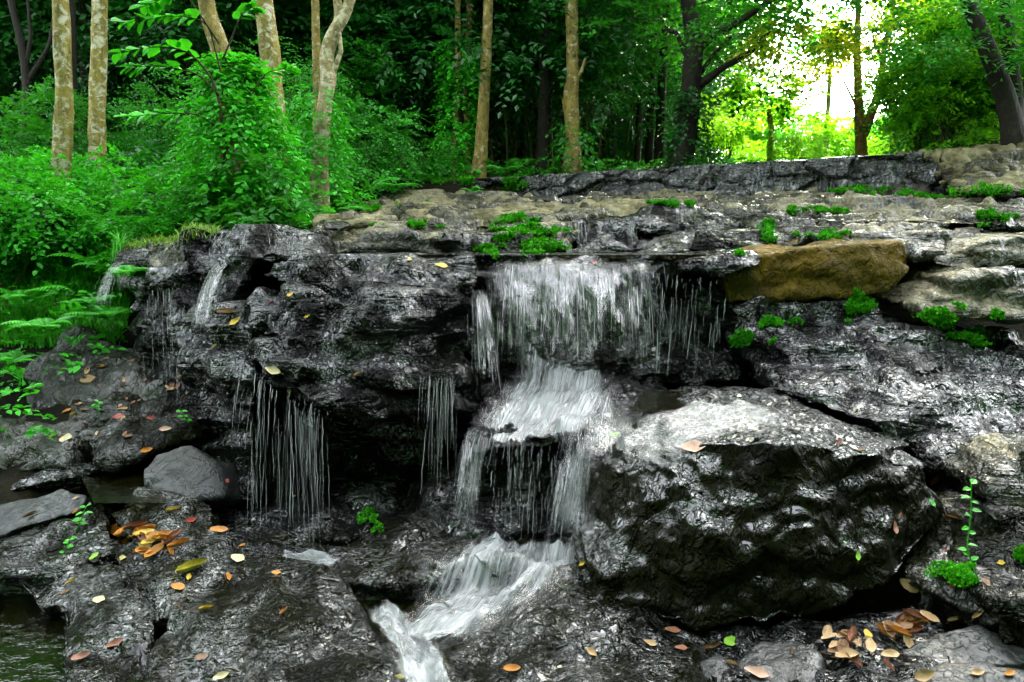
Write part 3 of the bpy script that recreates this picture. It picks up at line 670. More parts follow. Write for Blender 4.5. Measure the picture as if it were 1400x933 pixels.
def strands(tops, bots, n, r=(.0015, .004), arc=.08, bits=1, seed=0, jit=.02, power=1.6, gap=.25):
    """thin falling threads between an upper and a lower polyline; each thread broken into bits"""
    R = np.random.default_rng(seed); parts = []
    T = [P(*p) for p in tops]; B = [P(*p) for p in bots]
    def at(L, u):
        k = min(int(u * (len(L) - 1)), len(L) - 2); return L[k].lerp(L[k + 1], u * (len(L) - 1) - k)
    clus = R.random(max(3, n // 6))
    for _ in range(n):
        u = float(np.clip(clus[R.integers(len(clus))] + R.normal() * .06, 0, 1)) if R.random() < .6 else float(R.random())
        a, b = at(T, u), at(B, float(np.clip(u + R.normal() * .03, 0, 1)))
        for _b in range(bits):
            f0 = R.random() * .75 if bits > 1 or R.random() < gap else R.random() * .1
            f1 = f0 + (.08 + R.random() * .3 if bits > 1 else .4 + R.random() * .6); f1 = min(1.04, f1)
            ts = np.linspace(f0, f1, 7); rr = R.uniform(*r) ** 1.0 * (.5 + R.random() ** 2)
            jx = R.normal() * jit; dx = R.normal() * .02
            pts = []
            for t in ts:
                q = a.lerp(b, t); q.z = a.z + (b.z - a.z) * (t ** power if arc else t)
                pts.append((q.x + jx + dx * (t - f0) + R.normal() * .0015, q.y - arc * math.sin(min(1, t * 1.2) * 1.5) * .6 + R.normal() * .002, q.z))
            sh = np.sin(np.linspace(.06, .97, 7) * np.pi) ** .7
            parts.append(tube(pts, rr * sh, 4))
    return join(parts)
def sheet(tops, bots, arc=.08, out=.012, nu=40, nv=24, power=1.5, wob=.02, seed=0):
    T = [P(*p) for p in tops]; B = [P(*p) for p in bots]
    def at(L, u):
        k = min(int(u * (len(L) - 1)), len(L) - 2); return L[k].lerp(L[k + 1], u * (len(L) - 1) - k)
    V, UV = [], []
    wdt = (T[-1] - T[0]).length; h = (T[0] - B[0]).length
    for iv in range(nv):
        t = iv / (nv - 1)
        for iu in range(nu):
            u = iu / (nu - 1); a, b = at(T, u), at(B, u); q = a.lerp(b, t); q.z = a.z + (b.z - a.z) * t ** power
            q.y -= arc * math.sin(min(1, t * 1.2) * 1.5) * .6 + out
            V.append(q[:]); UV.append((u * wdt + seed, t * h))
    V = np.array(V); ti = np.linspace(0, 1, nu)[None, :]; tv = np.linspace(0, 1, nv)[:, None]
    E = sstep(0, .22, ti) * (1 - sstep(.78, 1, ti)) * sstep(-.1, .6, tv) * (1 - sstep(.7, 1, tv))
    V[:, 1] += wob * fbm(V * np.array([9, 9, 2.]) + seed, 3)
    return V, grid_faces(nv, nu), UV, E
def waterfall(label, tops, bots, n, mat='sheet', sheet_on=True, r=(.0008, .0026), arc=.08, bits=1, seed=0, jit=.02, power=1.6, nstr=True):
    top = P(*tops[0]); low = P(*bots[0])
    e = empty('waterfall', (low.x, low.y, low.z), label, 'waterfall'); base = np.array(e.location)
    if sheet_on:
        V, F, UV, E = sheet(tops, bots, arc, seed=seed, power=power)
        link('water_sheet', uvmesh('water_sheet', V - base, F, UV, M[mat], E), e)
    if nstr:
        V, F = strands(tops, bots, n, r, arc, bits, seed, jit, power); link('water_strand', mesh_np('water_strand', V - base, F, M['strand']), e)
    return e
def stream(name, label, cat, path, mat, lift=.015, nu=40, nv=90, rough=.02, seed=0, kind=None, hump=.0, tol=.13):
    """a running sheet that lies on whatever rock is under it; path = (px, py, z guess, half width)"""
    pts = [Vector((*pz(px, py, z), 0)) for px, py, z, w_ in path]; ws = [p[3] for p in path]
    V, UV, L = [], [], 0.0; prev = None; dead = []
    for iv in range(nv):
        t = iv / (nv - 1) * (len(pts) - 1); k = min(int(t), len(pts) - 2); f = t - k
        p0, p1, p2, p3 = pts[max(k - 1, 0)], pts[k], pts[k + 1], pts[min(k + 2, len(pts) - 1)]
        c = .5 * ((2 * p1) + (p2 - p0) * f + (2 * p0 - 5 * p1 + 4 * p2 - p3) * f * f + (3 * p1 - p0 - 3 * p2 + p3) * f ** 3)
        d = (p2 - p0 if f < .5 else p3 - p1); d = Vector((d.x, d.y, 0)).normalized(); nrm = Vector((-d.y, d.x, 0))
        wd = ws[k] + (ws[k + 1] - ws[k]) * f
        if prev is not None: L += (c - prev).length
        prev = c.copy(); zg = path[k][2] + (path[k + 1][2] - path[k][2]) * f
        for iu in range(nu):
            u = iu / (nu - 1) * 2 - 1; q = c + nrm * (u * wd)
            zd = drop(q.x, q.y, 1.1); dead.append(zd < zg - tol); V.append((q.x, q.y, max(zd, zg - tol) + hump * (1 - u * u))); UV.append((u * wd + seed, L))
    V = np.array(V); Z = V[:, 2].reshape(nv, nu)
    Z = np.maximum(Z, -.15)
    for _ in range(5):
        Zp = np.pad(Z, 1, mode='edge'); Zs = (Zp[:-2, 1:-1] + Zp[2:, 1:-1] + Zp[1:-1, :-2] + Zp[1:-1, 2:]) / 4; Z = np.maximum(Z, Zs) * .5 + Zs * .5
    V[:, 2] = Z.ravel() + lift
    uvn = np.array(UV); V[:, 2] += rough * np.clip(.35 + .8 * fbm(np.stack([uvn[:, 0] * 16, uvn[:, 1] * 5, 0 * uvn[:, 0] + seed], 1), 3), 0, 1.2)
    ti = np.linspace(0, 1, nu)[None, :]; tv = np.linspace(0, 1, nv)[:, None]; E = sstep(0, .3, ti) * (1 - sstep(.7, 1, ti)) * sstep(0, .1, tv + .02) * (1 - sstep(.88, 1, tv) * (0 if 'foam' in mat else 1))
    E = E * np.where(np.array(dead).reshape(nv, nu), -.3, 1)
    base = V.mean(0); o = link(name, uvmesh(name, V - base, grid_faces(nv, nu), UV, M[mat], E), loc=Vector(base))
    return tag(o, label, cat, kind=kind)

waterfall('wide central curtain of fine white threads dropping from the straight lip', [(660, 358, 4.6), (780, 356, 4.6), (895, 360, 4.62)], [(655, 520, 4.42), (780, 510, 4.42), (905, 505, 4.5)], 46, 'sheetthin', bits=4, r=(.0006, .002), seed=1, jit=.05)
waterfall('bright narrow jet bouncing off the outcrop at the left side of the curtain', [(650, 395, 4.46), (664, 398, 4.46)], [(650, 545, 4.22), (690, 545, 4.22)], 24, 'sheet', bits=2, r=(.0008, .0026), seed=2)
waterfall('sparse thin drips on the dark rock right of the central curtain', [(890, 372, 4.6), (1000, 385, 4.6)], [(880, 510, 4.5), (985, 500, 4.55)], 45, sheet_on=False, bits=2, seed=3)
waterfall('silky fall dropping from the left corner of the rock step', [(640, 582, 3.84), (672, 590, 3.80)], [(610, 735, 3.66), (650, 740, 3.66)], 26, 'sheet', r=(.0008, .0024), bits=2, seed=5)
waterfall('thin threads in front of the dark hollow under the rock step', [(672, 600, 3.80), (760, 605, 3.80)], [(660, 735, 3.68), (755, 735, 3.68)], 44, sheet_on=False, r=(.0008, .0024), bits=2, seed=6)
waterfall('thick bright white fall pouring between the rock step and the big boulder', [(775, 590, 3.76), (812, 588, 3.72)], [(736, 758, 3.5), (800, 765, 3.46)], 34, 'fallthick', bits=2, r=(.0008, .0026), seed=7)
waterfall('curling sheet of water sliding off the upper left rim of the big boulder', [(800, 552, 4.05), (870, 560, 3.9)], [(790, 625, 3.68), (868, 640, 3.42)], 24, 'sheet', r=(.0008, .0024), bits=2, arc=.1, seed=8, power=1.8)
waterfall('veil of fine drips under the left side of the overhanging outcrop', [(335, 495, 4.0), (445, 565, 3.84)], [(320, 750, 3.66), (455, 755, 3.64)], 46, sheet_on=False, bits=4, r=(.0006, .0016), arc=.05, seed=9)
waterfall('few bright drips falling from the right tip of the overhanging nose', [(583, 512, 3.94), (622, 515, 4.0)], [(580, 665, 3.9), (622, 672, 3.95)], 34, sheet_on=False, bits=1, r=(.0008, .0024), arc=.03, seed=10)
waterfall('small white fall down the notch between the corner block and the outcrop', [(300, 362, 4.78), (318, 358, 4.76)], [(262, 455, 4.55), (290, 455, 4.5)], 14, 'sheetthin', r=(.0008, .0024), seed=11)
waterfall('little white spout beside the tan shoulder among the ferns', [(160, 358, 5.25), (172, 357, 5.22)], [(134, 418, 5.1), (152, 420, 5.05)], 14, 'sheetthin', r=(.0008, .0024), seed=12)
waterfall('short wet veil on the front of the top left corner block', [(300, 316, 4.98), (420, 314, 5.0)], [(290, 362, 4.82), (420, 350, 4.92)], 50, sheet_on=False, bits=2, r=(.0008, .0024), arc=.02, seed=13)
waterfall('tiny trickle down the left side of the dark riser on the terrace', [(788, 302, 5.72), (800, 302, 5.72)], [(788, 342, 5.62), (800, 342, 5.62)], 12, sheet_on=False, bits=1, r=(.0008, .0024), arc=.02, seed=14, jit=.008)
waterfall('tiny trickle down the right side of the dark riser on the terrace', [(856, 302, 5.72), (868, 302, 5.72)], [(855, 342, 5.62), (867, 342, 5.62)], 12, sheet_on=False, bits=1, r=(.0008, .0024), arc=.02, seed=15, jit=.008)
waterfall('faint threads running down the left face of the top corner block', [(190, 400, 5.05), (250, 385, 4.8)], [(200, 560, 4.9), (258, 560, 4.6)], 30, sheet_on=False, bits=2, r=(.0008, .0024), arc=.02, seed=15)
waterfall('narrow vertical trickle down the middle of the stone weir', [(1120, 226, 9.2), (1140, 225, 9.2)], [(1118, 272, 9.05), (1142, 272, 9.05)], 20, sheet_on=False, r=(.0008, .0024), arc=.02, seed=16)
waterfall('faint trickle on the weir straight above the black terrace hump', [(872, 232, 9.88), (888, 232, 9.88)], [(870, 272, 9.75), (890, 272, 9.75)], 16, sheet_on=False, bits=2, r=(.002, .005), arc=.02, seed=20)
waterfall('thin trickle on the weir in the third from its right end', [(977, 230, 9.58), (993, 230, 9.58)], [(975, 272, 9.45), (995, 272, 9.45)], 16, sheet_on=False, bits=2, r=(.002, .005), arc=.02, seed=21)
waterfall('dark wet trickle on the weir beside the middle one', [(1032, 228, 9.38), (1048, 228, 9.38)], [(1030, 272, 9.25), (1050, 272, 9.25)], 16, sheet_on=False, bits=2, r=(.002, .005), arc=.02, seed=22)
waterfall('pale trickle near the right end of the weir', [(1207, 217, 8.98), (1223, 217, 8.98)], [(1205, 262, 8.85), (1225, 262, 8.85)], 16, sheet_on=False, bits=2, r=(.002, .005), arc=.02, seed=23)
stream('cascade', 'fan of rushing white water on the apron below the lower falls', 'cascade', [(722, 728, .03, .30), (712, 752, .01, .40), (675, 790, .0, .42), (625, 825, -.02, .30), (580, 858, -.04, .16)], 'apron', seed=1, rough=.05, lift=.025, nu=44, tol=.5)
stream('cascade', 'white spray fanning over the rock step below the central curtain', 'cascade', [(775, 503, .67, .34), (765, 525, .63, .38), (740, 556, .57, .42), (715, 592, .5, .4), (712, 606, .46, .38)], 'apron', seed=7, rough=.03, lift=.018, nu=60)
stream('foam_stream', 'churned white foam stream running to the bottom edge of the photo', 'stream', [(515, 815, -.05, .08), (540, 850, -.05, .10), (570, 895, -.05, .11), (600, 960, -.05, .12)], 'foam', seed=2, rough=.05, lift=.045, hump=.02, tol=.5)
stream('water_film', 'thin water film over the top of the big boulder', 'water film', [(1020, 560, .62, .25), (930, 572, .62, .3), (860, 590, .6, .2)], 'veil', seed=3, rough=.012, lift=.006)
stream('rill', 'narrow glassy rill slipping down right of the big boulder', 'rill', [(1300, 690, .3, .03), (1282, 740, .2, .035), (1262, 800, .08, .05), (1230, 835, .0, .09)], 'sheet', seed=4, rough=.01, lift=.012, tol=.3)
stream('splash_patch', 'patch of splashing water under the veil of drips', 'splash', [(385, 765, -.03, .05), (430, 762, -.03, .08), (465, 770, -.03, .05)], 'apron', seed=5, rough=.06, lift=.02, tol=.4)

# ------------------------------------------------------------------ leaves and plants
def norm(a): return a / (np.linalg.norm(a, axis=-1, keepdims=True) + 1e-9)
LEAF_T = np.array([(0, 0, 0), (.34, .30, .10), (.72, .22, .07), (1, 0, -.06), (.72, -.22, .07), (.34, -.30, .10)])
LEAF_F = np.array([(0, 3, 2, 1), (0, 5, 4, 3)])
DIA_T = np.array([(0, 0, 0), (.45, .27, .08), (1, 0, -.03), (.45, -.27, .08)]); DIA_F = np.array([(0, 3, 2, 1)])
def leaves(o, d, n, size, tmpl='leaf', width=1.0):
    """leaf blades: origins, directions, normals, sizes"""
    T, F = (LEAF_T, LEAF_F) if tmpl == 'leaf' else (DIA_T, DIA_F)
    d = norm(d); s = norm(np.cross(n, d)); u = np.cross(d, s)
    V = o[:, None] + size[:, None, None] * (T[None, :, 0:1] * d[:, None] + T[None, :, 1:2] * width * s[:, None] + T[None, :, 2:3] * u[:, None])
    k = len(T); FF = (F[None] + (np.arange(len(o)) * k)[:, None, None]).reshape(-1, 4)
    return V.reshape(-1, 3), FF
def sprays(R, o, d, L, nl, size, droop=.5, spread=.9, tmpl='leaf', width=1.0, up=None):
    """twigs carrying leaves left and right in a flattish plane"""
    n = len(o); d = norm(d); up = np.array([0, 0, 1.]) + R.normal(size=(n, 3)) * .35 if up is None else up
    side = norm(np.cross(up, d)); t = (np.arange(nl) + .6) / nl
    O, D, Nn, S = [], [], [], []
    for i in range(nl):
        sg = 1 if i % 2 else -1
        if i == nl - 1: sg = 0
        c = o + d * (L * t[i])[:, None]; c = c - np.array([0, 0, 1.]) * (droop * L * t[i] ** 2 * .6)[:, None]
        dd = d * (1 - .35 * abs(sg)) + side * sg * spread + R.normal(size=(n, 3)) * .22 - np.array([0, 0, 1.]) * droop * .5 * t[i]
        nn = norm(np.cross(d, side)) * -1; nn = np.where(nn[:, 2:3] < 0, -nn, nn) + R.normal(size=(n, 3)) * .3
        O.append(c); D.append(dd); Nn.append(nn); S.append(size * (1.05 - .35 * t[i]) * R.uniform(.7, 1.15, n))
    return leaves(np.concatenate(O), np.concatenate(D), np.concatenate(Nn), np.concatenate(S), tmpl, width)
def crown_data(seed, rx, ry, rz, nclump, per, nl, leaf, L=.45, tmpl='dia', hollow=.45):
    R = np.random.default_rng(seed)
    c = norm(R.normal(size=(nclump, 3))) * (R.uniform(hollow, 1, nclump) ** .6)[:, None]
    c[:, 2] = np.where(c[:, 2] < -.55, -.55 * R.random(nclump), c[:, 2])
    c *= np.array([rx, ry, rz]); cr = R.uniform(.25, .55, nclump) * (rx + rz) * .35
    idx = np.repeat(np.arange(nclump), per); n = len(idx)
    dirn = norm(R.normal(size=(n, 3)) * np.array([1, 1, .55]) + norm(c[idx]) * .5)
    o = c[idx] + dirn * (cr[idx] * R.random(n) ** .5)[:, None] * np.array([1, 1, .7])
    return sprays(R, o, dirn * np.array([1, 1, .5]), np.full(n, L) * R.uniform(.6, 1.2, n), nl, np.full(n, leaf), .5, .9, tmpl)
def limb_path(R, a, b, n=7, wob=.06):
    t = np.linspace(0, 1, n)[:, None]; L = np.linalg.norm(b - a)
    p = a + (b - a) * t; p[1:-1] += R.normal(size=(n - 2, 3)) * wob * L * .4; return p

CROWNS = {}
for k in range(5): CROWNS['far%d' % k] = crown_data(100 + k, 1.9, 1.7, 2.0, 46, 16, 9, .13, .5)
for k in range(3): CROWNS['near%d' % k] = crown_data(200 + k, 1.7, 1.5, 1.3, 36, 14, 9, .12, .45)
for k, (lf, nn_) in enumerate(((.055, 19), (.085, 13), (.12, 8), (.07, 15))): CROWNS['bush%d' % k] = crown_data(300 + k, .75, .65, .6, 26, nn_, 8, lf, .3, 'leaf', .3)
for k in range(2): CROWNS['small%d' % k] = crown_data(320 + k, .36, .32, .34, 12, 11, 7, .07, .2, 'leaf', .2)

CM = {}
def crown_mesh(key, mat):
    if (key, mat) not in CM: CM[(key, mat)] = mesh_np('crown', *CROWNS[key], M[mat], smooth=False)
    return CM[(key, mat)]

def trunk_mesh(path, radii, mat, seg=12, rough=.12, seed=0):
    path = np.asarray(path, float)
    n = 44; t = np.linspace(0, len(path) - 1, n); pp = np.stack([np.interp(t, np.arange(len(path)), path[:, k]) for k in range(3)], 1)
    for _ in range(3): pp[1:-1] = (pp[:-2] + pp[1:-1] * 2 + pp[2:]) / 4
    rr = np.interp(t, np.arange(len(path)), radii)
    V, F = tube(pp, rr, seg)
    c = np.repeat(pp, seg, axis=0); d = V - c
    V = c + d * (1 + rough * fbm(V * np.array([7, 7, 3.5]) + seed, 4))[:, None]
    return V, F

def tree(label, pts, mat, group=None, limbs=(), crown=None, crown_mat='leaf', top=7.5, name='tree', crown_scale=1.0, vine=None):
    """pts = (px, py, distance, width in pixels) from the foot up; the trunk goes on up to a crown above"""
    path = [P(a, b, c) for a, b, c, _ in pts]; rad = [.5 * w_ * c / FPX for a, b, c, w_ in pts]
    foot = path[0].copy(); foot.z = min(foot.z, float(ground_z([foot.x], [foot.y])[0])) - .1
    path = [foot] + path; rad = [rad[0] * 1.12] + rad
    d = (path[-1] - path[-2]).normalized() if len(path) > 2 else Vector((0, 0, 1))
    if top:
        d = (d * .5 + Vector((0, 0, 1))).normalized(); e = path[-1]
        s = max(.5, (top - e.z) / max(d.z, .3)); path += [e + d * s * .5, e + d * s]; rad += [rad[-1] * .85, rad[-1] * .45]
    t = empty(name, foot, label, 'tree', group); b = np.array(foot)
    parts = [trunk_mesh([p[:] for p in path], rad, mat, seed=len(label))]
    for lp in limbs:
        q = [P(a, b_, c) for a, b_, c, _ in lp]; rr = [.5 * w_ * c / FPX for a, b_, c, w_ in lp]
        parts.append(trunk_mesh([p[:] for p in q], rr, mat, 8, .1))
    R = np.random.default_rng(len(label) * 7)
    if crown and top:
        tip = np.array(path[-1])
        for _ in range(5):
            e = tip + R.normal(size=3) * np.array([.9, .9, .4]) * crown_scale + np.array([0, 0, .5]); parts.append(tube(limb_path(R, np.array(path[-2]), e), np.linspace(rad[-2] * .5, .01, 7), 6))
    V, F = join(parts); link('trunk', mesh_np('trunk', V - b, F, M[mat] if isinstance(mat, str) else mat), t)
    if crown:
        for c in crown if isinstance(crown, list) else [crown]:
            if isinstance(c, tuple): key, pos, sc, cm = c
            else: key, pos, sc, cm = c, path[-1] + Vector((0, 0, .4)), crown_scale, crown_mat
            o = link('crown', crown_mesh(key, cm), t, loc=pos - foot); o.scale = (sc, sc, sc * .9); o.rotation_euler = (0, 0, R.random() * 6.28)
    return t
_tm = trunk_mesh
def trunk_mesh(path, radii, mat, seg=12, rough=.12, seed=0): return _tm(path, radii, mat, seg, rough, seed)

tree('straight pale mottled trunk rising from the leaves at the far left', [(82, 250, 7.0, 26), (86, 200, 7.0, 25), (88, 140, 7.0, 22), (83, 0, 7.0, 20)], 'bark', crown='near0', top=11)
tree('second mottled ochre trunk just right of the pale one at far left', [(132, 190, 8.5, 22), (134, 110, 8.5, 21), (137, 0, 8.5, 19)], 'bark', crown='near1', top=11)
tree('leaning flaky ochre trunk rising out of the vine mound', [(318, 270, 6.6, 30), (312, 120, 6.6, 27), (303, 75, 6.6, 26), (288, 30, 6.6, 23), (281, 0, 6.6, 21)], 'barkochre', crown='near2', top=11)
tree('stout mottled trunk with grey patches right of the vine mound', [(378, 200, 7.0, 30), (375, 150, 7.0, 29), (369, 70, 7.0, 27), (359, 0, 7.0, 24)], 'bark', crown='near0', top=11)
tree('slender plain trunk behind the crooked pale tree', [(434, 200, 9.2, 12), (433, 80, 9.2, 11), (431, 0, 9.2, 10)], 'barkochre', crown='near1', top=11)
tree('crooked pale barked trunk forking at the top left of centre', [(436, 235, 7.4, 26), (440, 190, 7.4, 22), (444, 140, 7.4, 20), (450, 105, 7.4, 22), (445, 75, 7.4, 19), (456, 45, 7.4, 18), (468, 25, 7.4, 17), (482, 0, 7.4, 13)], 'barkpale', limbs=[[(462, 40, 7.4, 14), (464, 20, 7.4, 13), (461, 0, 7.4, 11), (455, -40, 7.4, 9)], [(454, 105, 7.4, 8), (466, 70, 7.38, 6), (464, 45, 7.36, 5)]], crown='near2', top=11)
tree('slim straight trunk standing at the left end of the weir', [(654, 238, 11.2, 21), (659, 190, 11.2, 17), (663, 110, 11.2, 15), (668, 0, 11.2, 12)], 'barkochre', crown='near0', top=9)
tree('knobbly ochre trunk standing behind the middle of the weir', [(782, 238, 11.2, 26), (783, 180, 11.2, 19), (780, 130, 11.2, 19), (784, 100, 11.2, 17), (782, 50, 11.2, 16), (781, 0, 11.2, 17)], 'barkochre', limbs=[[(776, 150, 11.2, 12), (771, 134, 11.15, 7)], [(786, 110, 11.2, 8), (795, 98, 11.15, 5), (800, 80, 11.1, 3)]], crown='near1', top=9)
tree('thin forest stem with climbing vine left of the slim trunk', [(622, 235, 11.8, 9), (626, 120, 11.8, 8), (626, 0, 11.8, 8)], 'barkochre', crown='near2', top=9)
tree('thin bare stem close beside the vine clad one', [(640, 235, 12.3, 8), (637, 120, 12.3, 8), (643, 0, 12.3, 9)], 'barkochre', crown='near0', top=9)
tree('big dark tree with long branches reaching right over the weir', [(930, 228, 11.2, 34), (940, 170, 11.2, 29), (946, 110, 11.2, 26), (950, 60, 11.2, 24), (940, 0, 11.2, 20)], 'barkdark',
     limbs=[[(950, 70, 11.2, 15), (975, 48, 11, 12), (1010, 30, 10.8, 10), (1055, 0, 10.5, 8), (1090, -30, 10.4, 5)], [(955, 118, 11.2, 14), (985, 95, 11, 9), (1025, 72, 10.8, 8), (1052, 45, 10.6, 6), (1075, 44, 10.5, 4)], [(958, 100, 11.2, 7), (975, 75, 11, 5), (1000, 50, 10.9, 4)], [(940, 80, 11.2, 8), (925, 45, 11.3, 6), (905, 40, 11.4, 4)]],
     crown=[('near0', P(1040, -5, 10.6), .8, 'leaf'), ('near1', P(950, -40, 11.2), 1.2, 'leaf'), ('near2', P(1090, 75, 10.6), .42, 'leafgold')], top=7.2)
tree('slender forked tree against the bright gap in the forest', [(1178, 218, 12.0, 16), (1176, 180, 12.0, 14), (1173, 120, 12.0, 11), (1171, 60, 12.0, 9), (1174, 0, 12.0, 6)], 'barkwarm', limbs=[[(1180, 185, 12, 14), (1197, 140, 12, 12), (1205, 110, 12, 10), (1208, 70, 12, 8), (1220, 20, 12, 6), (1224, -20, 12, 5)], [(1173, 150, 12, 4), (1158, 120, 12, 3), (1145, 95, 12, 2)], [(1206, 80, 12, 4), (1196, 60, 12, 3), (1190, 30, 12, 2)]],
     crown=[('near1', P(1150, -75, 12.2), .75, 'leafgold'), ('far1', Vector((3.9, 12.5, 7.7)), 1.05, 'leafgold'), ('far2', Vector((6.6, 12.7, 8.0)), 1.05, 'leafgold'), ('far3', Vector((5.2, 12.2, 6.9)), .9, 'leafgold'), ('far0', Vector((5.3, 12.6, 9.6)), 1.1, 'leafgold'), ('far4', Vector((2.4, 12.4, 9.2)), 1.05, 'leafgold'), ('small0', P(1180, 55, 12.0), 1.2, 'leafgold'), ('small1', P(1140, 70, 12.2), 1.2, 'leafgold'), ('small0', P(1245, 10, 12.2), 1.1, 'leafgold')], top=6)  # far crowns are out of view, added overhead to shade the stream
tree('thin pale stem left of the forked tree in the bright gap', [(1130, 218, 15, 6), (1132, 150, 15, 6), (1137, 60, 15, 5)], 'barkpale', crown=[('small1', P(1130, 60, 15), 1.6, 'leaflime')], top=None)
tree('small crooked tree at the left side of the bright gap', [(1052, 222, 13.5, 8), (1055, 180, 13.5, 7), (1051, 150, 13.5, 6)], 'barkochre', crown=[('small0', P(1048, 130, 13.5), 1.9, 'leaflime'), ('small1', P(1085, 140, 13.6), 1.5, 'leaflime')], top=None)
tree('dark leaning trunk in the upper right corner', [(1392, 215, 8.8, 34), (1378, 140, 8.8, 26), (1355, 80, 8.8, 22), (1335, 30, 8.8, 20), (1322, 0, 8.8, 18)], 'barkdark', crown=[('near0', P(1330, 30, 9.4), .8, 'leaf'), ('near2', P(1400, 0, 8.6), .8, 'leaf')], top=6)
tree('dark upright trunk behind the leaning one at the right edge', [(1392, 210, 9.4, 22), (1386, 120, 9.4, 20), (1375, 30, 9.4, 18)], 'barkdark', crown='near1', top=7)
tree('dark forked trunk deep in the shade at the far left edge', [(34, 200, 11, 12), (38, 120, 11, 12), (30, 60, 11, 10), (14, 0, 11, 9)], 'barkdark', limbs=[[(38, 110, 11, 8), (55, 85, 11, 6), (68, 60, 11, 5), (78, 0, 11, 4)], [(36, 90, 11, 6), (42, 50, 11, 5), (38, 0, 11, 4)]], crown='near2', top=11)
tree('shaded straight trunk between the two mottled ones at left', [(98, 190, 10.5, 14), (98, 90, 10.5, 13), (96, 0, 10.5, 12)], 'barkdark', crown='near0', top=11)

# vines on trunks
def vine(label, pts, rad, n, leaf, mat, L=.22, seed=0):
    R = np.random.default_rng(seed); pl = np.array([P(*p)[:] for p in pts]); rad = np.asarray(rad)
    t = R.random(n) * (len(pl) - 1); c = np.stack([np.interp(t, np.arange(len(pl)), pl[:, k]) for k in range(3)], 1); r = np.interp(t, np.arange(len(pl)), rad)
    a = R.random(n) * 6.283; out = np.stack([np.cos(a), np.sin(a), 0 * a], 1)
    o = c + out * (r * R.uniform(.5, 1, n))[:, None]
    d = out * .8 + np.stack([0 * a, 0 * a, R.uniform(-.9, .3, n)], 1)
    V, F = sprays(R, o, d, np.full(n, L), 7, np.full(n, leaf), .8, .9, 'leaf', 1.15, up=out * .6 + np.array([0, 0, 1.]))
    b = pl[0]; return tag(link('climbing_vine', mesh_np('climbing_vine', V - b, F, M[mat], False), loc=Vector(b)), label, 'vine')
vine('bright mound of vine leaves climbing the leaning ochre trunk', [(340, 265, 6.5), (335, 200, 6.45), (325, 150, 6.45), (318, 95, 6.5), (316, 78, 6.5)], [.45, .36, .30, .16, .06], 620, .075, 'leafbright', seed=1)
vine('narrow column of vine leaves on the thin stem left of the slim trunk', [(616, 228, 11.6), (622, 180, 11.6), (628, 130, 11.6), (632, 90, 11.6), (632, 60, 11.6)], [.22, .2, .24, .34, .3], 330, .085, 'leafbright', L=.2, seed=2)
vine('dusty vine leaves around the foot of the crooked pale trunk', [(432, 240, 7.3), (438, 190, 7.3), (432, 120, 7.35)], [.3, .2, .18], 190, .06, 'leafbright', L=.18, seed=3)
vine('leafy vine wrapped around the foot of the far left pale trunk', [(70, 330, 6.2), (66, 280, 6.3), (78, 245, 6.8)], [.32, .34, .14], 260, .07, 'leafbright', seed=4)
vine('few ivy leaves at the foot of the knobbly trunk', [(785, 215, 11.0), (788, 165, 11.0)], [.2, .25], 34, .09, 'leaf', seed=5)
vine('dark ivy running down the big dark tree', [(940, 225, 10.95), (948, 120, 10.95)], [.28, .2], 150, .08, 'leafdark', seed=6)

# forest behind the weir
GAP = lambda px: 1045 < px < 1250
R = np.random.default_rng(42)
def forest_tree(kind, x, y, h, s, crown, cm, group, label):
    px_ = 700 + FPX * x / y
    z = float(ground_z([x], [y])[0]); t = empty('forest_tree', (x, y, z), label, 'tree', group)
    lean = R.normal(size=2) * .25
    pth = [(0, 0, -.1), (lean[0] * .4, lean[1] * .4, h * .5), (lean[0], lean[1], h)]
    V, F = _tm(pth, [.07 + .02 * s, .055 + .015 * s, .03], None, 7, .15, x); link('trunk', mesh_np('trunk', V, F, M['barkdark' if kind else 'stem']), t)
    for k in range(2):
        o = link('crown', crown_mesh(crown if k == 0 else 'far%d' % R.integers(5), 'leafdark' if k and px_ < 940 else cm), t, loc=(lean[0] + R.normal() * .5, lean[1] + R.normal() * .4, h - k * 1.3 * s))  # lower crowns left of the gap get shade painted in by darker leaves
        o.scale = (s, s, s * R.uniform(.85, 1.15)); o.rotation_euler = (R.normal() * .15, R.normal() * .15, R.random() * 6.28)
    return t
n_made = 0
for Y, n, hh in ((12.6, 8, 4.2), (14.2, 12, 4.6), (16.5, 14, 5.2), (19.5, 16, 6.2), (23, 18, 7.5), (27, 20, 9)):
    for i in range(n):
        half = .72 * Y + 1.5; x = -half + (i + .5 + R.uniform(-.35, .35)) * 2 * half / n; y = Y + R.uniform(-.6, .6)
        px = 700 + FPX * x / y
        cr = 1.75 * (1 + (Y - 12) * .03) / y * FPX
        if 1050 - cr < px < 1235 + cr * .8: continue
        h = hh * R.uniform(.8, 1.15); s = R.uniform(.9, 1.25) * (1 + (Y - 12) * .03)
        bright = px > 900
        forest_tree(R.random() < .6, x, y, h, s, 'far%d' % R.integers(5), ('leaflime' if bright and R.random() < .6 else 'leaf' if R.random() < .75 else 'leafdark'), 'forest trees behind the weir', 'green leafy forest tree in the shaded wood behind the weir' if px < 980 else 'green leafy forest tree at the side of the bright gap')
        n_made += 1
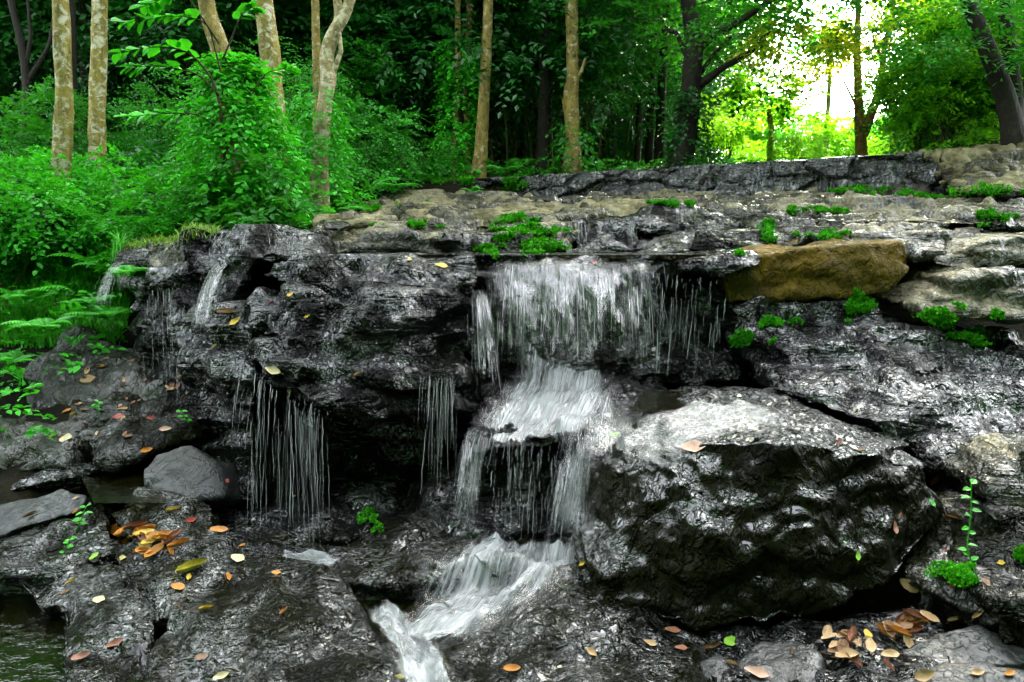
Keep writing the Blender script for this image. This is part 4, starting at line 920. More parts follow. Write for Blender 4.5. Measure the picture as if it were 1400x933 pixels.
# thin understorey stems in the dark
for i in range(26):
    px = R.uniform(480, 930); y = R.uniform(12.2, 17); x = (px - 700) / FPX * y; z = float(ground_z([x], [y])[0])
    t = empty('sapling', (x, y, z), 'thin bare sapling stem in the dark wood behind the weir', 'sapling', 'thin stems in the dark wood')
    h = R.uniform(1.2, 2.6); l = R.normal(size=2) * .18
    V, F = _tm([(0, 0, -.05), (l[0] * .3, l[1], h * .5), (l[0], l[1], h)], [.022, .018, .01], None, 6, .1, i); link('stem', mesh_np('stem', V, F, M['stem']), t)
    o = link('crown', crown_mesh('small%d' % (i % 2), 'leafdark' if R.random() < .5 else 'leaf'), t, loc=(l[0], l[1], h)); o.scale = (1.3,) * 3
# far wood as one mass, with the gap left open
def far_wood():
    Rr = np.random.default_rng(5); parts = []
    for i in range(120):
        ang = Rr.uniform(-.98, .98); dist = Rr.uniform(31, 36); x, y = math.sin(ang) * dist, math.cos(ang) * dist
        px = 700 + FPX * x / y
        if 950 < px < 1330: hs = [.4] if Rr.random() < .5 else []
        else: hs = np.concatenate([np.arange(.3, 5, 1.3), np.arange(5.5, 14, 2.2)])
        for h in hs:
            V, F = CROWNS['far%d' % Rr.integers(5)]; s = Rr.uniform(1.2, 1.7); sel = (Rr.random(len(V) // 4) < .5)
            Q = V.reshape(-1, 4, 3)[sel].reshape(-1, 3) * s + np.array([x + Rr.normal() * .8, y + Rr.normal(), 2.8 + h + Rr.normal() * .5]); parts.append((Q, np.arange(len(Q)).reshape(-1, 4)[:, [0, 3, 2, 1]]))
    for i in range(76):                                         # unseen wood behind the camera, added to keep sky light off rock fronts
        ang = Rr.uniform(1.5, 4.6); dist = Rr.uniform(9, 12.5); x, y = math.sin(ang) * dist, 2 + math.cos(ang) * dist
        for h in (1, 3.2, 5.4, 7.6, 9.2):
            V, F = CROWNS['far%d' % Rr.integers(5)]; s = Rr.uniform(1.2, 1.6); sel = (Rr.random(len(V) // 4) < .26)
            Q = V.reshape(-1, 4, 3)[sel].reshape(-1, 3) * s + np.array([x + Rr.normal() * .8, y + Rr.normal(), h + Rr.normal() * .5]); parts.append((Q, np.arange(len(Q)).reshape(-1, 4)[:, [0, 3, 2, 1]]))
    V, F = join(parts); tag(link('far_wood', mesh_np('far_wood', V, F, M['leaf'], False)), kind='stuff')
far_wood()

# shrubs
def shrub(px, py, Y, key, s, cm, label, group=None, name='shrub', lift=.15):
    p = P(px, py, Y); z = float(ground_z([p.x], [p.y])[0]); t = empty(name, (p.x, p.y, z), label, 'shrub', group)
    V, F = join([tube(limb_path(R, np.array([0, 0, -.05]), np.array([R.normal() * .2 * s, R.normal() * .2 * s, max(.15, p.z - z)])), np.linspace(.014, .005, 7), 5) for _ in range(4)])
    link('stem', mesh_np('stem', V, F, M['stem']), t)
    o = link('foliage', crown_mesh(key, cm), t, loc=(0, 0, p.z - z)); o.scale = (s,) * 3; o.rotation_euler = (R.normal() * .2, R.normal() * .2, R.random() * 6.28)
    return t
for i in range(34):                                              # sunlit shrubs in and beside the gap
    y = R.uniform(12.5, 20); px = R.uniform(965, 1330); py = R.uniform(190, 222) - (45 if px > 1240 or px < 1030 else 0)
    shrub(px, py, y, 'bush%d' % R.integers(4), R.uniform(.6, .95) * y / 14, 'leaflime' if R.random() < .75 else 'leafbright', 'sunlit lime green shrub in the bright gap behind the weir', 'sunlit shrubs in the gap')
for i in range(16):                                              # right hand mass under the leaning trunk
    y = R.uniform(9.6, 12.5); px = R.uniform(1255, 1410); py = R.uniform(60, 190)
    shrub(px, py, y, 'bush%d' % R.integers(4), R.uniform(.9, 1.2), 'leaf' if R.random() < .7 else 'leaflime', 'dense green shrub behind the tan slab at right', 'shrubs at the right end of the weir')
for i in range(38):                                              # left bank
    Y = R.uniform(6.0, 10.5); f = (Y - 6) / 4.5; px = R.uniform(-40, 360 + 130 * f)
    py = 312 - 95 * f + R.uniform(-12, 25)
    if px > 330: py -= 12
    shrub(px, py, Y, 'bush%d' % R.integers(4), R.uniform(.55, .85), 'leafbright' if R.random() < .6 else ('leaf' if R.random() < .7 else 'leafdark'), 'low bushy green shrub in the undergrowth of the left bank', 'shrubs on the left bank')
for px, py, Y, s, lab in ((95, 165, 9.2, .7, 'feathery green shrub behind the far left pale trunk'), (30, 200, 8.5, .8, 'dim leafy shrub at the far left edge below the dark forked trunk'),
                          (240, 165, 9.5, .9, 'shaded leafy shrub in the middle of the left wood'), (405, 110, 9.6, .8, 'airy green shrub behind the stout mottled trunk'), (500, 200, 9.8, .8, 'loose leafy shrub right of the crooked pale trunk'), (560, 205, 10.8, .8, 'shaded shrub at the left end of the dark wood'), (480, 125, 11.5, 1.0, 'leafy bush rising behind the crooked pale trunk')):
    shrub(px, py, Y, 'bush%d' % R.integers(4), s, 'leaf', lab)

# ground cover
def cover(name, n, region, leaf, mat, L=.16, nl=6, seed=0, tmpl='leaf', h=(.03, .28)):
    R2 = np.random.default_rng(seed); O = []
    while len(O) < n:
        x, y = R2.uniform(region[0], region[1]), R2.uniform(region[2], region[3])
        if region[4](x, y): O.append((x, y, drop(x, y, 4.5) + R2.uniform(*h)))
    O = np.array(O); a = R2.random(n) * 6.283; d = np.stack([np.cos(a), np.sin(a), R2.uniform(-.1, .7, n)], 1)
    V, F = sprays(R2, O, d, np.full(n, L), nl, np.full(n, leaf) * R2.uniform(.6, 1.3, n), .6, .9, tmpl)
    tag(link(name, mesh_np(name, V, F, M[mat], False)), kind='stuff')
def left_region(x, y):
    px, py = PX(Vector((x, y, float(np.interp(y, [3.8, 4.5, 5.5, 6.5, 8, 10], [0, .35, .7, 1.25, 1.95, 2.4])))))
    if y > 6: return px < 470 + (y - 6) * 25
    return px < 130 + (y - 4.6) * 60 and y > 4.9 or px < 70
cover('undergrowth', 3600, (-9, -1.0, 4.2, 11, left_region), .062, 'leafbright', seed=3)
cover('undergrowth', 4200, (3.4, 10, 1.5, 10.5, lambda x, y: x > 2.9 + .42 * max(0, y - 3.0) + .35 and x > .68 * y + .5), .085, 'leafbright', L=.2, seed=8, h=(.02, .5))
cover('undergrowth', 4200, (-10, -2.4, .5, 7.5, lambda x, y: x < -.68 * y - .35 - (.0 if y > 4 else .5)), .08, 'leafbright', L=.2, seed=9, h=(.02, .45))
cover('undergrowth', 1500, (-9, 9, 10.6, 13, lambda x, y: True), .09, 'leaf', seed=4, h=(0, .25))
def blades(name, n, region, mat, h, seed, w_=.006):
    R2 = np.random.default_rng(seed); parts = []; cnt = 0
    O = []
    while len(O) < n:
        x, y = R2.uniform(region[0], region[1]), R2.uniform(region[2], region[3])
        if region[4](x, y): O.append((x, y, drop(x, y, 4.0) - .01))
    O = np.array(O); a = R2.random(n) * 6.283; ln = R2.uniform(*h, n); bend = R2.uniform(.3, 1.1, n)
    dirn = np.stack([np.cos(a), np.sin(a), 0 * a], 1); sd = np.stack([-np.sin(a), np.cos(a), 0 * a], 1)
    V = np.zeros((n, 8, 3)); 
    for k, t in enumerate((0, .35, .7, 1)):
        c = O + dirn * (ln * bend * t * t * .8)[:, None] + np.array([0, 0, 1.]) * (ln * (t - bend * .45 * t * t))[:, None]
        ww = w_ * (1 - t * .9) * np.ones(n)
        V[:, k * 2] = c - sd * ww[:, None]; V[:, k * 2 + 1] = c + sd * ww[:, None]
    f = np.array([(0, 1, 3, 2), (2, 3, 5, 4), (4, 5, 7, 6)]); F = (f[None] + (np.arange(n) * 8)[:, None, None]).reshape(-1, 4)
    tag(link(name, mesh_np(name, V.reshape(-1, 3), F, M[mat], True)), kind='stuff')
def lawn(x, y):
    px, py = PX(Vector((x, y, float(np.interp(y, [4.5, 5.5, 6.5, 8], [.35, .7, 1.25, 1.95]))))); return -60 < px < 175 and 355 < py < 470
def yellow_edge(x, y):
    z = drop(x, y, 4.0); px, py = PX(Vector((x, y, z))); return (300 < px < 425 and 268 < py < 306) or (165 < px < 300 and 300 < py < 340 and abs(py - (340 - (px - 165) * .25)) < 16)
blades('grass', 5200, (-4.6, -2.2, 4.9, 6.6, lawn), 'grass', (.06, .22), 1)
blades('dry_grass', 2600, (-3.4, -1.2, 5.0, 7.2, yellow_edge), 'drygrass', (.03, .10), 2, .005)

# ferns
def fern_mesh(seed, nf, L, mat='fern', wide=.26):
    R2 = np.random.default_rng(seed); parts = []
    for i in range(nf):
        a = i / nf * 6.283 + R2.normal() * .25; ln = L * R2.uniform(.7, 1.1); rise = R2.uniform(.5, .95)
        dirn = np.array([math.cos(a), math.sin(a), 0]); n = 18; t = np.linspace(0, 1, n)
        mid = dirn * (ln * t ** 1.1)[:, None] * .85 + np.array([0, 0, 1.]) * (ln * (rise * t - .75 * rise * t ** 2.2))[:, None]
        parts.append(tube(mid, np.linspace(.004, .001, n), 4))
        tan = norm(np.gradient(mid, axis=0)); sd = norm(np.cross(tan, np.array([0, 0, 1.]))); upv = np.cross(sd, tan)
        k = np.arange(2, n); prof = np.sin(np.clip((t[k] - .04) / .96, 0, 1) ** .65 * np.pi) * .95 + .06
        for sg in (-1, 1):
            V, F = leaves(mid[k], sd[k] * sg + tan[k] * .35 - upv[k] * .15, upv[k], ln * wide * prof, 'leaf', .5); parts.append((V, F))
    V, F = join(parts); return mesh_np('fern', V, F, M[mat], False)
FERN = [fern_mesh(1, 9, .42), fern_mesh(2, 7, .5), fern_mesh(3, 8, .36)]
for px, py, Y, v, s, lab in ((145, 318, 6.0, 1, 1.0, 'bright fern arching over the left bank edge above the grass'), (30, 385, 5.6, 1, 1.0, 'arching fern standing in the grass at the left edge'), (150, 440, 5.35, 0, .85, 'drooping fern over the dark rock slope beside the corner block'),
                             (235, 245, 7.4, 0, 1.0, 'shaded fern in the middle of the left undergrowth'), (280, 232, 7.4, 2, 1.0, 'upright fern left of the vine mound'), (462, 262, 7.2, 1, 1.0, 'big pale fern at the foot of the crooked pale tree'), (178, 385, 5.2, 2, .7, 'small yellowish fern hanging beside the little white spout'),
                             (690, 238, 10.7, 2, 1.2, 'dark green fern at the left end of the weir top'), (505, 285, 8.0, 2, .8, 'small fern in a crack of the rocks left of the weir'), (610, 278, 8.4, 2, .7, 'fern tuft on the low rocks before the weir'), (10, 500, 4.9, 2, .8, 'fern drooping at the left edge below the grass'),
                             (110, 290, 6.6, 0, .8, 'fern among the shrubs right of the leafy far left trunk foot'), (350, 262, 7.0, 2, .8, 'fern in front of the vine mound'), (575, 285, 8.0, 0, .5, 'tiny fern growing from the tan slab edge'), (540, 262, 8.8, 0, .8, 'fern on the bank just left of the weathered low rocks'), (645, 264, 8.6, 2, .6, 'small fern under the mossy left end of the weir'), (490, 262, 8.2, 1, .8, 'fern between the crooked pale tree and the weathered rocks'), (60, 455, 5.1, 0, .8, 'low fern below the grass at the left edge'), (120, 420, 5.4, 2, .8, 'fern standing in the grass just left of the drooping one')):
    p = P(px, py, Y); z = drop(p.x, p.y, 4.5); o = link('fern', FERN[v], loc=(p.x, p.y, min(p.z, z + .25) if p.z > z else z)); o.scale = (s,) * 3; o.rotation_euler = (0, 0, R.random() * 6.28); tag(o, lab, 'fern')

# broad-leaved sapling reaching into the picture at upper left
def sapling():
    foot = P(300, 300, 6.3); foot.z = float(ground_z([foot.x], [foot.y])[0])
    t = empty('sapling', foot, 'sapling with big heart shaped leaves on thin arching twigs in the upper left', 'sapling'); b = np.array(foot); R2 = np.random.default_rng(9)
    tw = [[(308, 230, 6.2), (300, 120, 6.1), (262, 70, 6.0), (215, 62, 5.9), (165, 72, 5.8)], [(300, 130, 6.1), (270, 100, 6.0), (220, 90, 5.9), (175, 92, 5.8)], [(305, 180, 6.2), (270, 155, 6.0), (220, 155, 5.9), (172, 160, 5.8)],
          [(302, 100, 6.1), (285, 30, 6.0), (240, 20, 5.9), (170, 30, 5.8)], [(305, 80, 6.1), (330, 20, 6.0), (345, 10, 6.0)], [(300, 60, 6.05), (250, -15, 5.9), (200, 8, 5.9)], [(306, 200, 6.2), (360, 100, 6.2), (400, 92, 6.2)]]
    parts, O, D, S = [], [], [], []
    for k, l in enumerate(tw):
        pl = np.array([P(*p)[:] for p in l]); tt = np.linspace(0, len(pl) - 1, 16); q = np.stack([np.interp(tt, np.arange(len(pl)), pl[:, j]) for j in range(3)], 1)
        for _ in range(2): q[1:-1] = (q[:-2] + 2 * q[1:-1] + q[2:]) / 4
        parts.append(tube(q - b, np.linspace(.008 if k else .014, .002, 16), 5)); tan = norm(np.gradient(q, axis=0)); sd = norm(np.cross(tan, np.array([0, .3, 1.])))
        for i in range(7, 16):
            for sg in (-1, 1):
                if R2.random() < .12: continue
                O.append(q[i]); D.append(sd[i] * sg * .8 + tan[i] * .7 + np.array([0, 0, -.25]) + R2.normal(size=3) * .15); S.append(R2.uniform(.08, .14))
    V, F = join(parts); link('stem', mesh_np('stem', V, F, M['stem']), t)
    V, F = leaves(np.array(O), np.array(D), np.array([0, -.45, 1.]) + R2.normal(size=(len(O), 3)) * .25, np.array(S), 'leaf', 1.35); link('foliage', mesh_np('foliage', V - b, F, M['leafbright'], False), t)
sapling()

# small seedling on the right bank and sprigs on the rocks
def sprig(label, pts, leaf, n, mat, name='seedling', seed=0):
    R2 = np.random.default_rng(seed); foot, nr = cast(*pts[0])
    Y = foot.y; pl = np.array([foot[:]] + [P(px, py, Y - .02 * i)[:] for i, (px, py) in enumerate(pts[1:])]); tt = np.linspace(0, len(pl) - 1, 20)
    q = np.stack([np.interp(tt, np.arange(len(pl)), pl[:, j]) for j in range(3)], 1)
    t = empty(name, foot, label, 'seedling'); b = np.array(foot); V, F = tube(q - b, np.linspace(.004, .0018, 20), 5); link('stem', mesh_np('stem', V, F, M['grass']), t)
    idx = np.linspace(5, 19, n).astype(int); O, D = [], []
    for k, i in enumerate(idx):
        for sg in (-1, 1): O.append(q[max(0, i - (k + (sg > 0)) % 2)]); D.append(np.array([sg * 1.0, R2.normal() * .6, R2.uniform(-.4, .5)]))
    V, F = leaves(np.array(O), np.array(D), np.array([0, -.3, 1.]) + R2.normal(size=(len(O), 3)) * .2, np.full(len(O), leaf) * R2.uniform(.7, 1.1, len(O)), 'leaf', 1.2); link('foliage', mesh_np('foliage', V - b, F, M[mat], False), t)
sprig('tall thin seedling with paired leaves standing on the right bank', [(1338, 795), (1322, 750), (1328, 700), (1328, 662)], .035, 6, 'fern', seed=1)
sprig('creeping green sprig on the ridge beside the lower left pool', [(55, 840), (72, 800), (90, 750), (95, 738)], .03, 6, 'fern', seed=2)
sprig('bright green seedling on the rim of the grey stone at left', [(105, 725), (112, 708), (118, 692)], .04, 4, 'fern', seed=3)
sprig('tiny green seedling on the dark left slope beside the corner block', [(258, 578), (252, 570), (247, 562)], .035, 3, 'fern', seed=4)
sprig('pale seedling sprouting from the foreground leaf litter on the slope', [(136, 562), (128, 556), (134, 550)], .04, 3, 'fern', seed=5)

# moss
def moss(label, px, py, w_, h_, n=420, seed=0, mat='moss', hang=0.0, sz=.016):
    R2 = np.random.default_rng(seed + 50); O, Nn = [], []; tries = 0
    while len(O) < n and tries < n * 6:
        tries += 1; a = R2.random() * 6.283; r = math.sqrt(R2.random())
        l, nr = cast(px + math.cos(a) * r * w_ * 1.5 * (.8 + .3 * math.sin(a * 3 + seed)), py + math.sin(a) * r * h_ * 1.5 * (.8 + .3 * math.cos(a * 2 + seed)))
        if l is None: continue
        if O and (l - Vector(O[0])).length > .9: continue
        if mnoise.noise(l * 9 + Vector((seed, 0, 0))) + .42 < r * .55: continue
        O.append(l[:]); Nn.append(nr[:])
    O = np.array(O); Nn = np.array(Nn); n = len(O); o_ = O + Nn * R2.uniform(0, .018, (n, 1))
    parts = []
    for k in range(5):
        d = Nn * .8 + R2.normal(size=(n, 3)) * .7 + np.array([0, 0, .4 - hang]); parts.append(leaves(o_, d, R2.normal(size=(n, 3)) + Nn, np.full(n, sz) * R2.uniform(.6, 1.4, n) * (O[:, 1] / 4) ** .6, 'dia', 1.1))
    V, F = join(parts); b = O.mean(0); tag(link('moss_cushion', mesh_np('moss_cushion', V - b, F, M[mat], False), loc=Vector(b)), label, 'moss')
for i, (lab, px, py, a, b_, n) in enumerate((
        ('round bright moss cushion on the dark rock left of the right slope', 1028, 460, 20, 13, 420), ('small moss tuft trailing above the round cushion', 1062, 440, 22, 8, 220), ('plump vivid moss patch on the grey stone under the mustard slab', 1165, 420, 22, 15, 420),
        ('long flat moss strip below the mossy square block', 1305, 435, 55, 10, 600), ('fringed moss cushion lying on the right slope near the edge', 1340, 462, 30, 9, 420), ('moss clump around the foot of the right bank seedling', 1305, 785, 28, 18, 520), ('moss cushion cut off by the right edge beside a yellow leaf', 1396, 762, 12, 16, 260),
        ('broad mossy band high on the terrace face under the tan slab', 705, 300, 28, 7, 380), ('second mossy step lower on the terrace face', 712, 318, 42, 8, 480), ('third mossy step just above the water line', 735, 338, 38, 7, 420), ('little round moss clump at the left of the mossy steps', 668, 343, 15, 6, 240),
        ('mossy mat on the black terrace hump below the weir', 920, 277, 34, 5, 300), ('hanging moss tuft on the left end of the mossy slab', 1050, 315, 9, 18, 260), ('thin moss line along the middle terrace shelf', 1110, 289, 40, 5, 300), ('moss sheet on the upper right terrace near the tan slabs', 1330, 262, 60, 7, 420),
        ('moss and grass tuft on the right terrace shelf', 1360, 297, 30, 7, 320), ('moss patch between the shelves right of centre', 1240, 272, 34, 6, 300), ('small moss streak on the lip of the mustard slab', 1010, 348, 12, 3, 100), ('moss fleck on the face below the tan slab', 560, 308, 36, 4, 200), ('mossy green crust on the top of the left end of the weir', 640, 246, 55, 7, 420), ('mossy streak on the face of the left part of the weir', 700, 252, 14, 10, 200), ('moss fringe along the left edge of the tan slab', 500, 284, 40, 5, 260), ('low moss between the shelf and the right tan slabs', 1180, 262, 40, 5, 260), ('moss line under the lumpy tan rock', 1130, 322, 30, 6, 240), ('green algae tuft in the dark under the overhang', 510, 712, 12, 18, 120))):
    moss(lab, px, py, a, b_, n, i)

# ------------------------------------------------------------------ fallen leaves
def fallen_mesh(seed, kind):
    R2 = np.random.default_rng(seed); nu, nv = 15, 7; V = []
    curl, bend, tw = {'flat': (.15, .15, .1), 'cup': (.55, .5, .3), 'roll': (1.5, .9, .8)}[kind]
    for i in range(nu):
        u = i / (nu - 1); wdt = .27 * math.sin(math.pi * min(1, u * .96 + .02) ** .85) ** .8 * (1 + .07 * math.sin(u * 9 + seed * 2) + .04 * math.sin(u * 23 + seed))
        for j in range(nv):
            v = (j / (nv - 1)) * 2 - 1; a = v * curl * 1.2
            y = wdt * (math.sin(a) / (curl * 1.2)); z = wdt * (1 - math.cos(a)) / (curl * 1.2) * 1.3 + .012 * abs(v) + .02 * math.sin(u * 9 + v * 2 + seed)
            x = u - .5; zz = z + bend * (u - .5) ** 2 * .7; tq = tw * (u - .5)
            V.append((x, y * math.cos(tq) - zz * math.sin(tq), zz * math.cos(tq) + y * math.sin(tq)))
    V = np.array(V); F = grid_faces(nu, nv)
    sv, sf = tube([(-.5, 0, .01), (-.6, .01, .03), (-.7, .03, .04)], [.012, .011, .009], 4)
    V, F = join([(V, F), (sv, sf)]); V[:, 2] -= V[:, 2].min(); return V, F
SHAPE = {k: [fallen_mesh(s + i * 5, k) for s in range(3)] for i, k in enumerate(('flat', 'cup', 'roll'))}
FM = {}
def fallen(label, px, py, size_px, color, kind='cup', ang=None, group=None, stand=0.0, lift=.003):
    l, nr = cast(px, py)
    if l is None: return
    if l.z < -.147: l.z = -.147; nr = Vector((0, 0, 1))
    k = (kind, R.integers(3), color)
    if k not in FM: FM[k] = mesh_np('fallen_leaf', *SHAPE[kind][k[1]], LM[color])
    o = link('fallen_leaf', FM[k], loc=l + nr * .5 * lift + Vector((0, 0, lift * .5))); s = size_px * .82 * l.y / FPX; o.scale = (s, s * (1.15 if kind == 'flat' else 1), s)
    zax = (nr * .7 + Vector((0, -.25, .5))).normalized(); a = math.radians(ang if ang is not None else R.uniform(0, 360))
    q = zax.to_track_quat('Z', 'Y').to_matrix() @ Matrix.Rotation(a, 3, 'Z') @ Matrix.Rotation(stand, 3, 'Y'); o.rotation_euler = q.to_euler()
    tag(o, label, 'leaf', group)
for a in (
    ('big orange brown leaf at the right end of the left leaf pile', 300, 727, 34, 'orange', 'cup', 5), ('orange leaf curled up just below the left leaf pile', 235, 756, 30, 'orange', 'roll', 150), ('yellow green leaf at the lower left corner of the leaf pile', 167, 764, 17, 'olive', 'flat', 20),
    ('pale cream leaf on the wet hump right of the leaf pile', 325, 764, 28, 'cream', 'flat', 160), ('small orange leaf just above the pale cream one', 331, 747, 13, 'orange', 'cup', 40), ('long olive and red leaf lying slantwise on the wet hump', 262, 780, 58, 'olive', 'roll', 22), ('small bright yellow leaf under the long slanting one', 258, 790, 16, 'yellow', 'cup', 70), ('orange brown scrap below the bright yellow leaf', 243, 803, 26, 'orange', 'flat', 150), ('small orange oval leaf on the hump above the channel', 312, 788, 15, 'orange', 'flat', 80),
    ('orange oval leaf floating beside the splash patch', 378, 784, 18, 'orange', 'flat', 0), ('folded yellow orange leaf in the middle of the wet hump', 282, 834, 24, 'yellow', 'roll', 25), ('triangular orange leaf near the channel edge', 388, 837, 18, 'orange', 'roll', 60), ('round brown leaf stuck flat at the bottom of the wet hump', 276, 899, 22, 'brown', 'flat', 10), ('cream leaf cut by the bottom edge at left', 303, 926, 28, 'cream', 'cup', 30),
    ('pale oval leaf lying on the ridge face', 136, 821, 26, 'cream', 'flat', 10), ('red brown leaf on the ridge pointing up right', 159, 881, 30, 'rust', 'cup', 40), ('red brown leaf with an orange tip low on the ridge', 112, 900, 36, 'rust', 'cup', 40), ('curved yellow leaf near the creeping sprig', 99, 796, 18, 'yellow', 'roll', 60), ('brown leaf tucked beside the curved yellow one', 89, 811, 16, 'brown', 'cup', 60), ('lime leaf upright between ridge and hump', 129, 762, 18, 'lime', 'cup', 60),
    ('yellow brown leaf at the rim of the grey flat stone', 105, 700, 18, 'orange', 'cup', 0), ('dry brown leaf on the front of the grey flat stone', 42, 706, 22, 'brown', 'roll', 60), ('slim yellow leaf in front of the smooth boulder', 237, 699, 24, 'yellow', 'roll', 20), ('red brown leaf on dark rock above the leaf pile', 260, 713, 22, 'red', 'cup', 10), ('small red leaf under the dripping veil', 310, 658, 11, 'red', 'flat', 40), ('single yellow leaf stuck on the dripping wall', 402, 678, 10, 'yellow', 'flat', 80),
    ('pale red leaf on the step above the smooth boulder', 227, 588, 22, 'pink', 'cup', 10), ('orange brown leaf on the top of the smooth boulder', 200, 617, 20, 'orange', 'cup', 15), ('brown leaf in front of the smooth boulder', 219, 684, 18, 'brown', 'cup', 60), ('yellow leaf curled on the step at far left', 74, 597, 14, 'yellow', 'roll', 45), ('large pale leaf lying by the tiny spout', 91, 600, 30, 'cream', 'flat', 12), ('pinkish leaf at the back of the grey flat stone', 104, 682, 12, 'pink', 'cup', 60), ('pale brown leaf beside the small left pool', 129, 679, 16, 'tan', 'cup', 15),
    ('orange leaf on the left litter slope', 92, 563, 16, 'orange', 'cup', 60), ('yellow leaf touching the orange one on the litter slope', 102, 566, 14, 'yellow', 'roll', 30), ('bright red leaf in the middle of the litter slope', 163, 570, 20, 'red', 'flat', 10), ('red leaf right of the bright red one', 207, 572, 16, 'red', 'cup', 0), ('round pale pink leaf high on the litter slope', 146, 491, 9, 'pink', 'cup', 0), ('orange brown leaf just below the pale pink one', 137, 501, 13, 'orange', 'cup', 0), ('long tan leaf flat on the litter slope', 120, 519, 24, 'tan', 'flat', 15),
    ('yellow orange leaf on the small ledge left of the outcrop', 321, 441, 20, 'yellow', 'cup', 45), ('pinkish twig like leaf on the small ledge', 312, 428, 34, 'pink', 'roll', 12), ('yellow orange leaf on the outcrop upper left', 397, 403, 12, 'yellow', 'flat', 30), ('yellow green leaf on the outcrop beside the yellow orange one', 420, 433, 10, 'yellow', 'cup', 30), ('large cream leaf on the edge of the overhanging nose', 373, 508, 28, 'cream', 'cup', 160), ('small olive leaf below the large cream leaf', 396, 534, 11, 'olive', 'flat', 80), ('dull yellow leaf hanging on the dark left wall', 294, 474, 12, 'olive', 'cup', 80), ('dark red leaf above the small ledge', 371, 416, 11, 'red', 'roll', 60),
    ('small yellow leaf on the lip of the outcrop', 560, 356, 10, 'yellow', 'flat', 30), ('bigger yellow leaf on the lip right of the small one', 603, 364, 22, 'yellow', 'flat', 160), ('tan leaf on the bulging layer of the outcrop', 490, 511, 16, 'tan', 'roll', 50), ('red leaf caught on the lip above the curtain', 812, 359, 9, 'red', 'flat', 0),
    ('lime green leaf on the flowing rim of the big boulder', 841, 596, 19, 'lime', 'cup', 30), ('yellow leaf stuck low on the left face of the big boulder', 796, 771, 13, 'yellow', 'cup', 45), ('yellow brown leaf washed onto the white apron', 680, 808, 18, 'yellow', 'flat', 30), ('orange brown leaf on the front of the foreground dome', 701, 916, 32, 'orange', 'cup', 25), ('tan yellow leaf on the foreground dome right side', 808, 892, 24, 'tan', 'cup', 140), ('small pale leaf on the foreground dome', 765, 913, 10, 'cream', 'flat', 60), ('pale brown leaf at the right shoulder of the foreground dome', 889, 881, 24, 'tan', 'cup', 160), ('lime yellow leaf at the bottom of the foam stream', 546, 927, 18, 'olive', 'cup', 140),
    ('pinkish brown leaf on top of the big boulder', 949, 612, 42, 'pink', 'flat', 12), ('brown leaf on the right top of the big boulder', 1147, 607, 24, 'rust', 'roll', 70), ('second brown leaf on the right top of the big boulder', 1176, 616, 16, 'brown', 'cup', 30), ('red leaf hanging in the crack right of the big boulder', 1279, 660, 24, 'red', 'roll', 95), ('green leaf hanging in the crack under the red one', 1274, 688, 18, 'green', 'flat', 70), ('upper curled brown leaf on the right face of the big boulder', 1228, 708, 26, 'brown', 'roll', 30), ('lower curled brown leaf on the right face of the big boulder', 1222, 722, 24, 'rust', 'cup', 60),
    ('small lime leaf standing on the front of the big boulder', 1172, 760, 18, 'lime', 'cup', 75), ('big tan leaf lying flat right of the big boulder', 1244, 800, 34, 'tan', 'flat', 160), ('dark brown leaf clump in the crack above the seedling', 1306, 710, 30, 'brown', 'roll', 10), ('curled brown leaf left of the seedling stem', 1294, 756, 28, 'rust', 'roll', 80), ('upright brown leaf at the seedling foot', 1308, 800, 28, 'rust', 'roll', 60), ('slim flat brown leaf right of the seedling foot', 1347, 797, 28, 'brown', 'flat', 5), ('plain yellow leaf on the right bank near the edge', 1370, 770, 15, 'yellow', 'flat', 30),
    ('yellow leaf on top of the right leaf pile', 1186, 868, 24, 'yellow', 'flat', 50), ('orange leaf at the upper left of the right leaf pile', 1150, 840, 26, 'orange', 'flat', 10), ('little yellow leaf at the top of the right leaf pile', 1172, 836, 12, 'yellow', 'flat', 60), ('little green leaf within the right leaf pile', 1212, 866, 12, 'lime', 'flat', 60), ('tan leaf on the flat stone right of the leaf pile', 1338, 840, 24, 'tan', 'roll', 60), ('tan curled leaf between the pile and the right bank', 1308, 848, 26, 'tan', 'roll', 50),
    ('tan leaf at the bottom edge far right', 1336, 922, 26, 'tan', 'cup', 10), ('brown yellow leaf in the bottom right corner', 1380, 922, 24, 'orange', 'cup', 20), ('yellow tan leaf at the bottom edge right of the pile', 1262, 924, 40, 'tan', 'cup', 12), ('lime leaf at the foot of the big boulder', 1000, 878, 32, 'lime', 'flat', 5), ('tan curled leaf below the lime one', 998, 909, 24, 'tan', 'roll', 140), ('large pale brown leaf at the bottom edge', 1034, 922, 44, 'pink', 'cup', 160), ('brown leaf at the base of the big boulder left side', 920, 864, 28, 'rust', 'cup', 0), ('red brown leaf on the dome right shoulder', 931, 887, 22, 'rust', 'flat', 170), ('dark twisted leaf between the dome and the lime leaf', 972, 888, 38, 'brown', 'roll', 15), ('dark scrap of leaf on the left grey foreground stone', 1083, 892, 18, 'brown', 'roll', 130)):
    fallen(*a)
for i in range(20):                                              # the left pile
    c = ('orange', 'rust', 'orange', 'orange', 'yellow', 'orange')[i % 6]
    fallen('%s leaf in the thick of the left leaf pile' % {'orange': 'orange', 'yellow': 'yellow', 'rust': 'red brown'}[c], R.uniform(156, 248), R.uniform(728, 760), R.uniform(26, 46), c, ('cup', 'roll')[i % 2], R.uniform(0, 60), 'leaves heaped in the left pile', lift=.004 + .0012 * i)
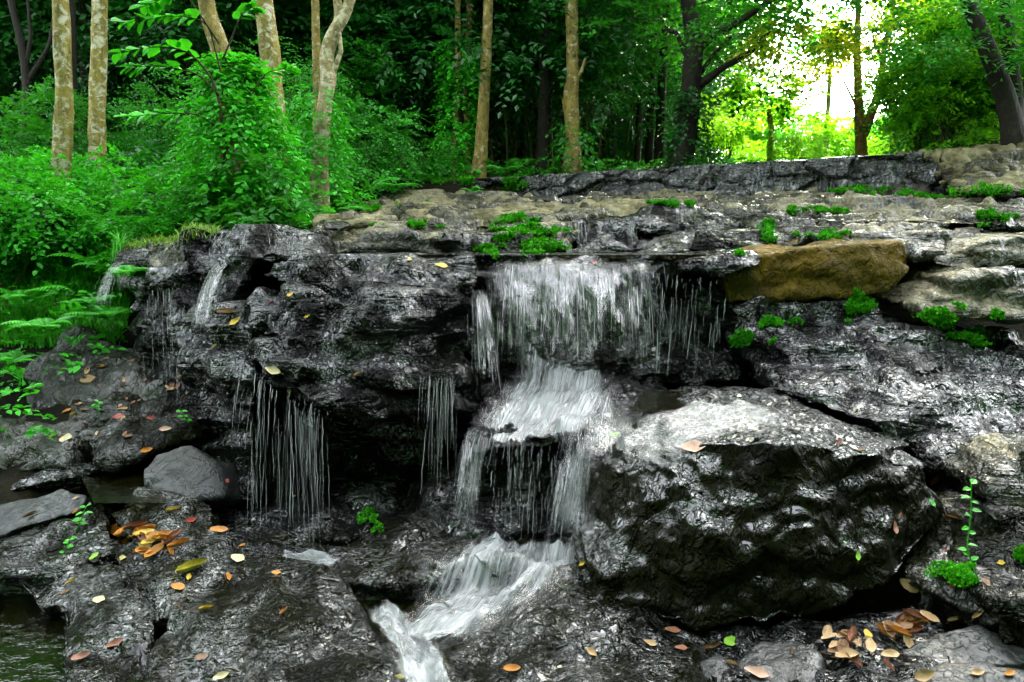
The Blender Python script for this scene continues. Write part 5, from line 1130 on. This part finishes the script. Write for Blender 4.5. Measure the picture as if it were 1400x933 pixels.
for i in range(40):                                              # the right pile
    c = ('tan', 'rust', 'tan', 'rust', 'brown', 'orange')[i % 6]; t = R.random()
    fallen('%s dead leaf in the thick of the right leaf pile' % {'brown': 'brown', 'rust': 'red brown', 'tan': 'tan', 'orange': 'orange brown'}[c], 1150 + t * 130 + R.normal() * 16, 893 - t * 40 + R.normal() * 11, R.uniform(26, 46), c, ('cup', 'roll')[i % 2], None, 'leaves heaped in the right pile', lift=.004 + .0008 * i)
for i in range(26):                                              # scattered litter
    c = ('brown', 'tan', 'rust')[i % 3]; px, py = R.uniform(70, 250), R.uniform(490, 600)
    fallen('small %s leaf scrap scattered on the left litter slope' % {'brown': 'brown', 'rust': 'red brown', 'tan': 'tan'}[c], px, py, R.uniform(8, 16), c, 'cup', None, 'scraps of leaf on the left slope')
print('forest trees', n_made, 'objects', len(bpy.data.objects))
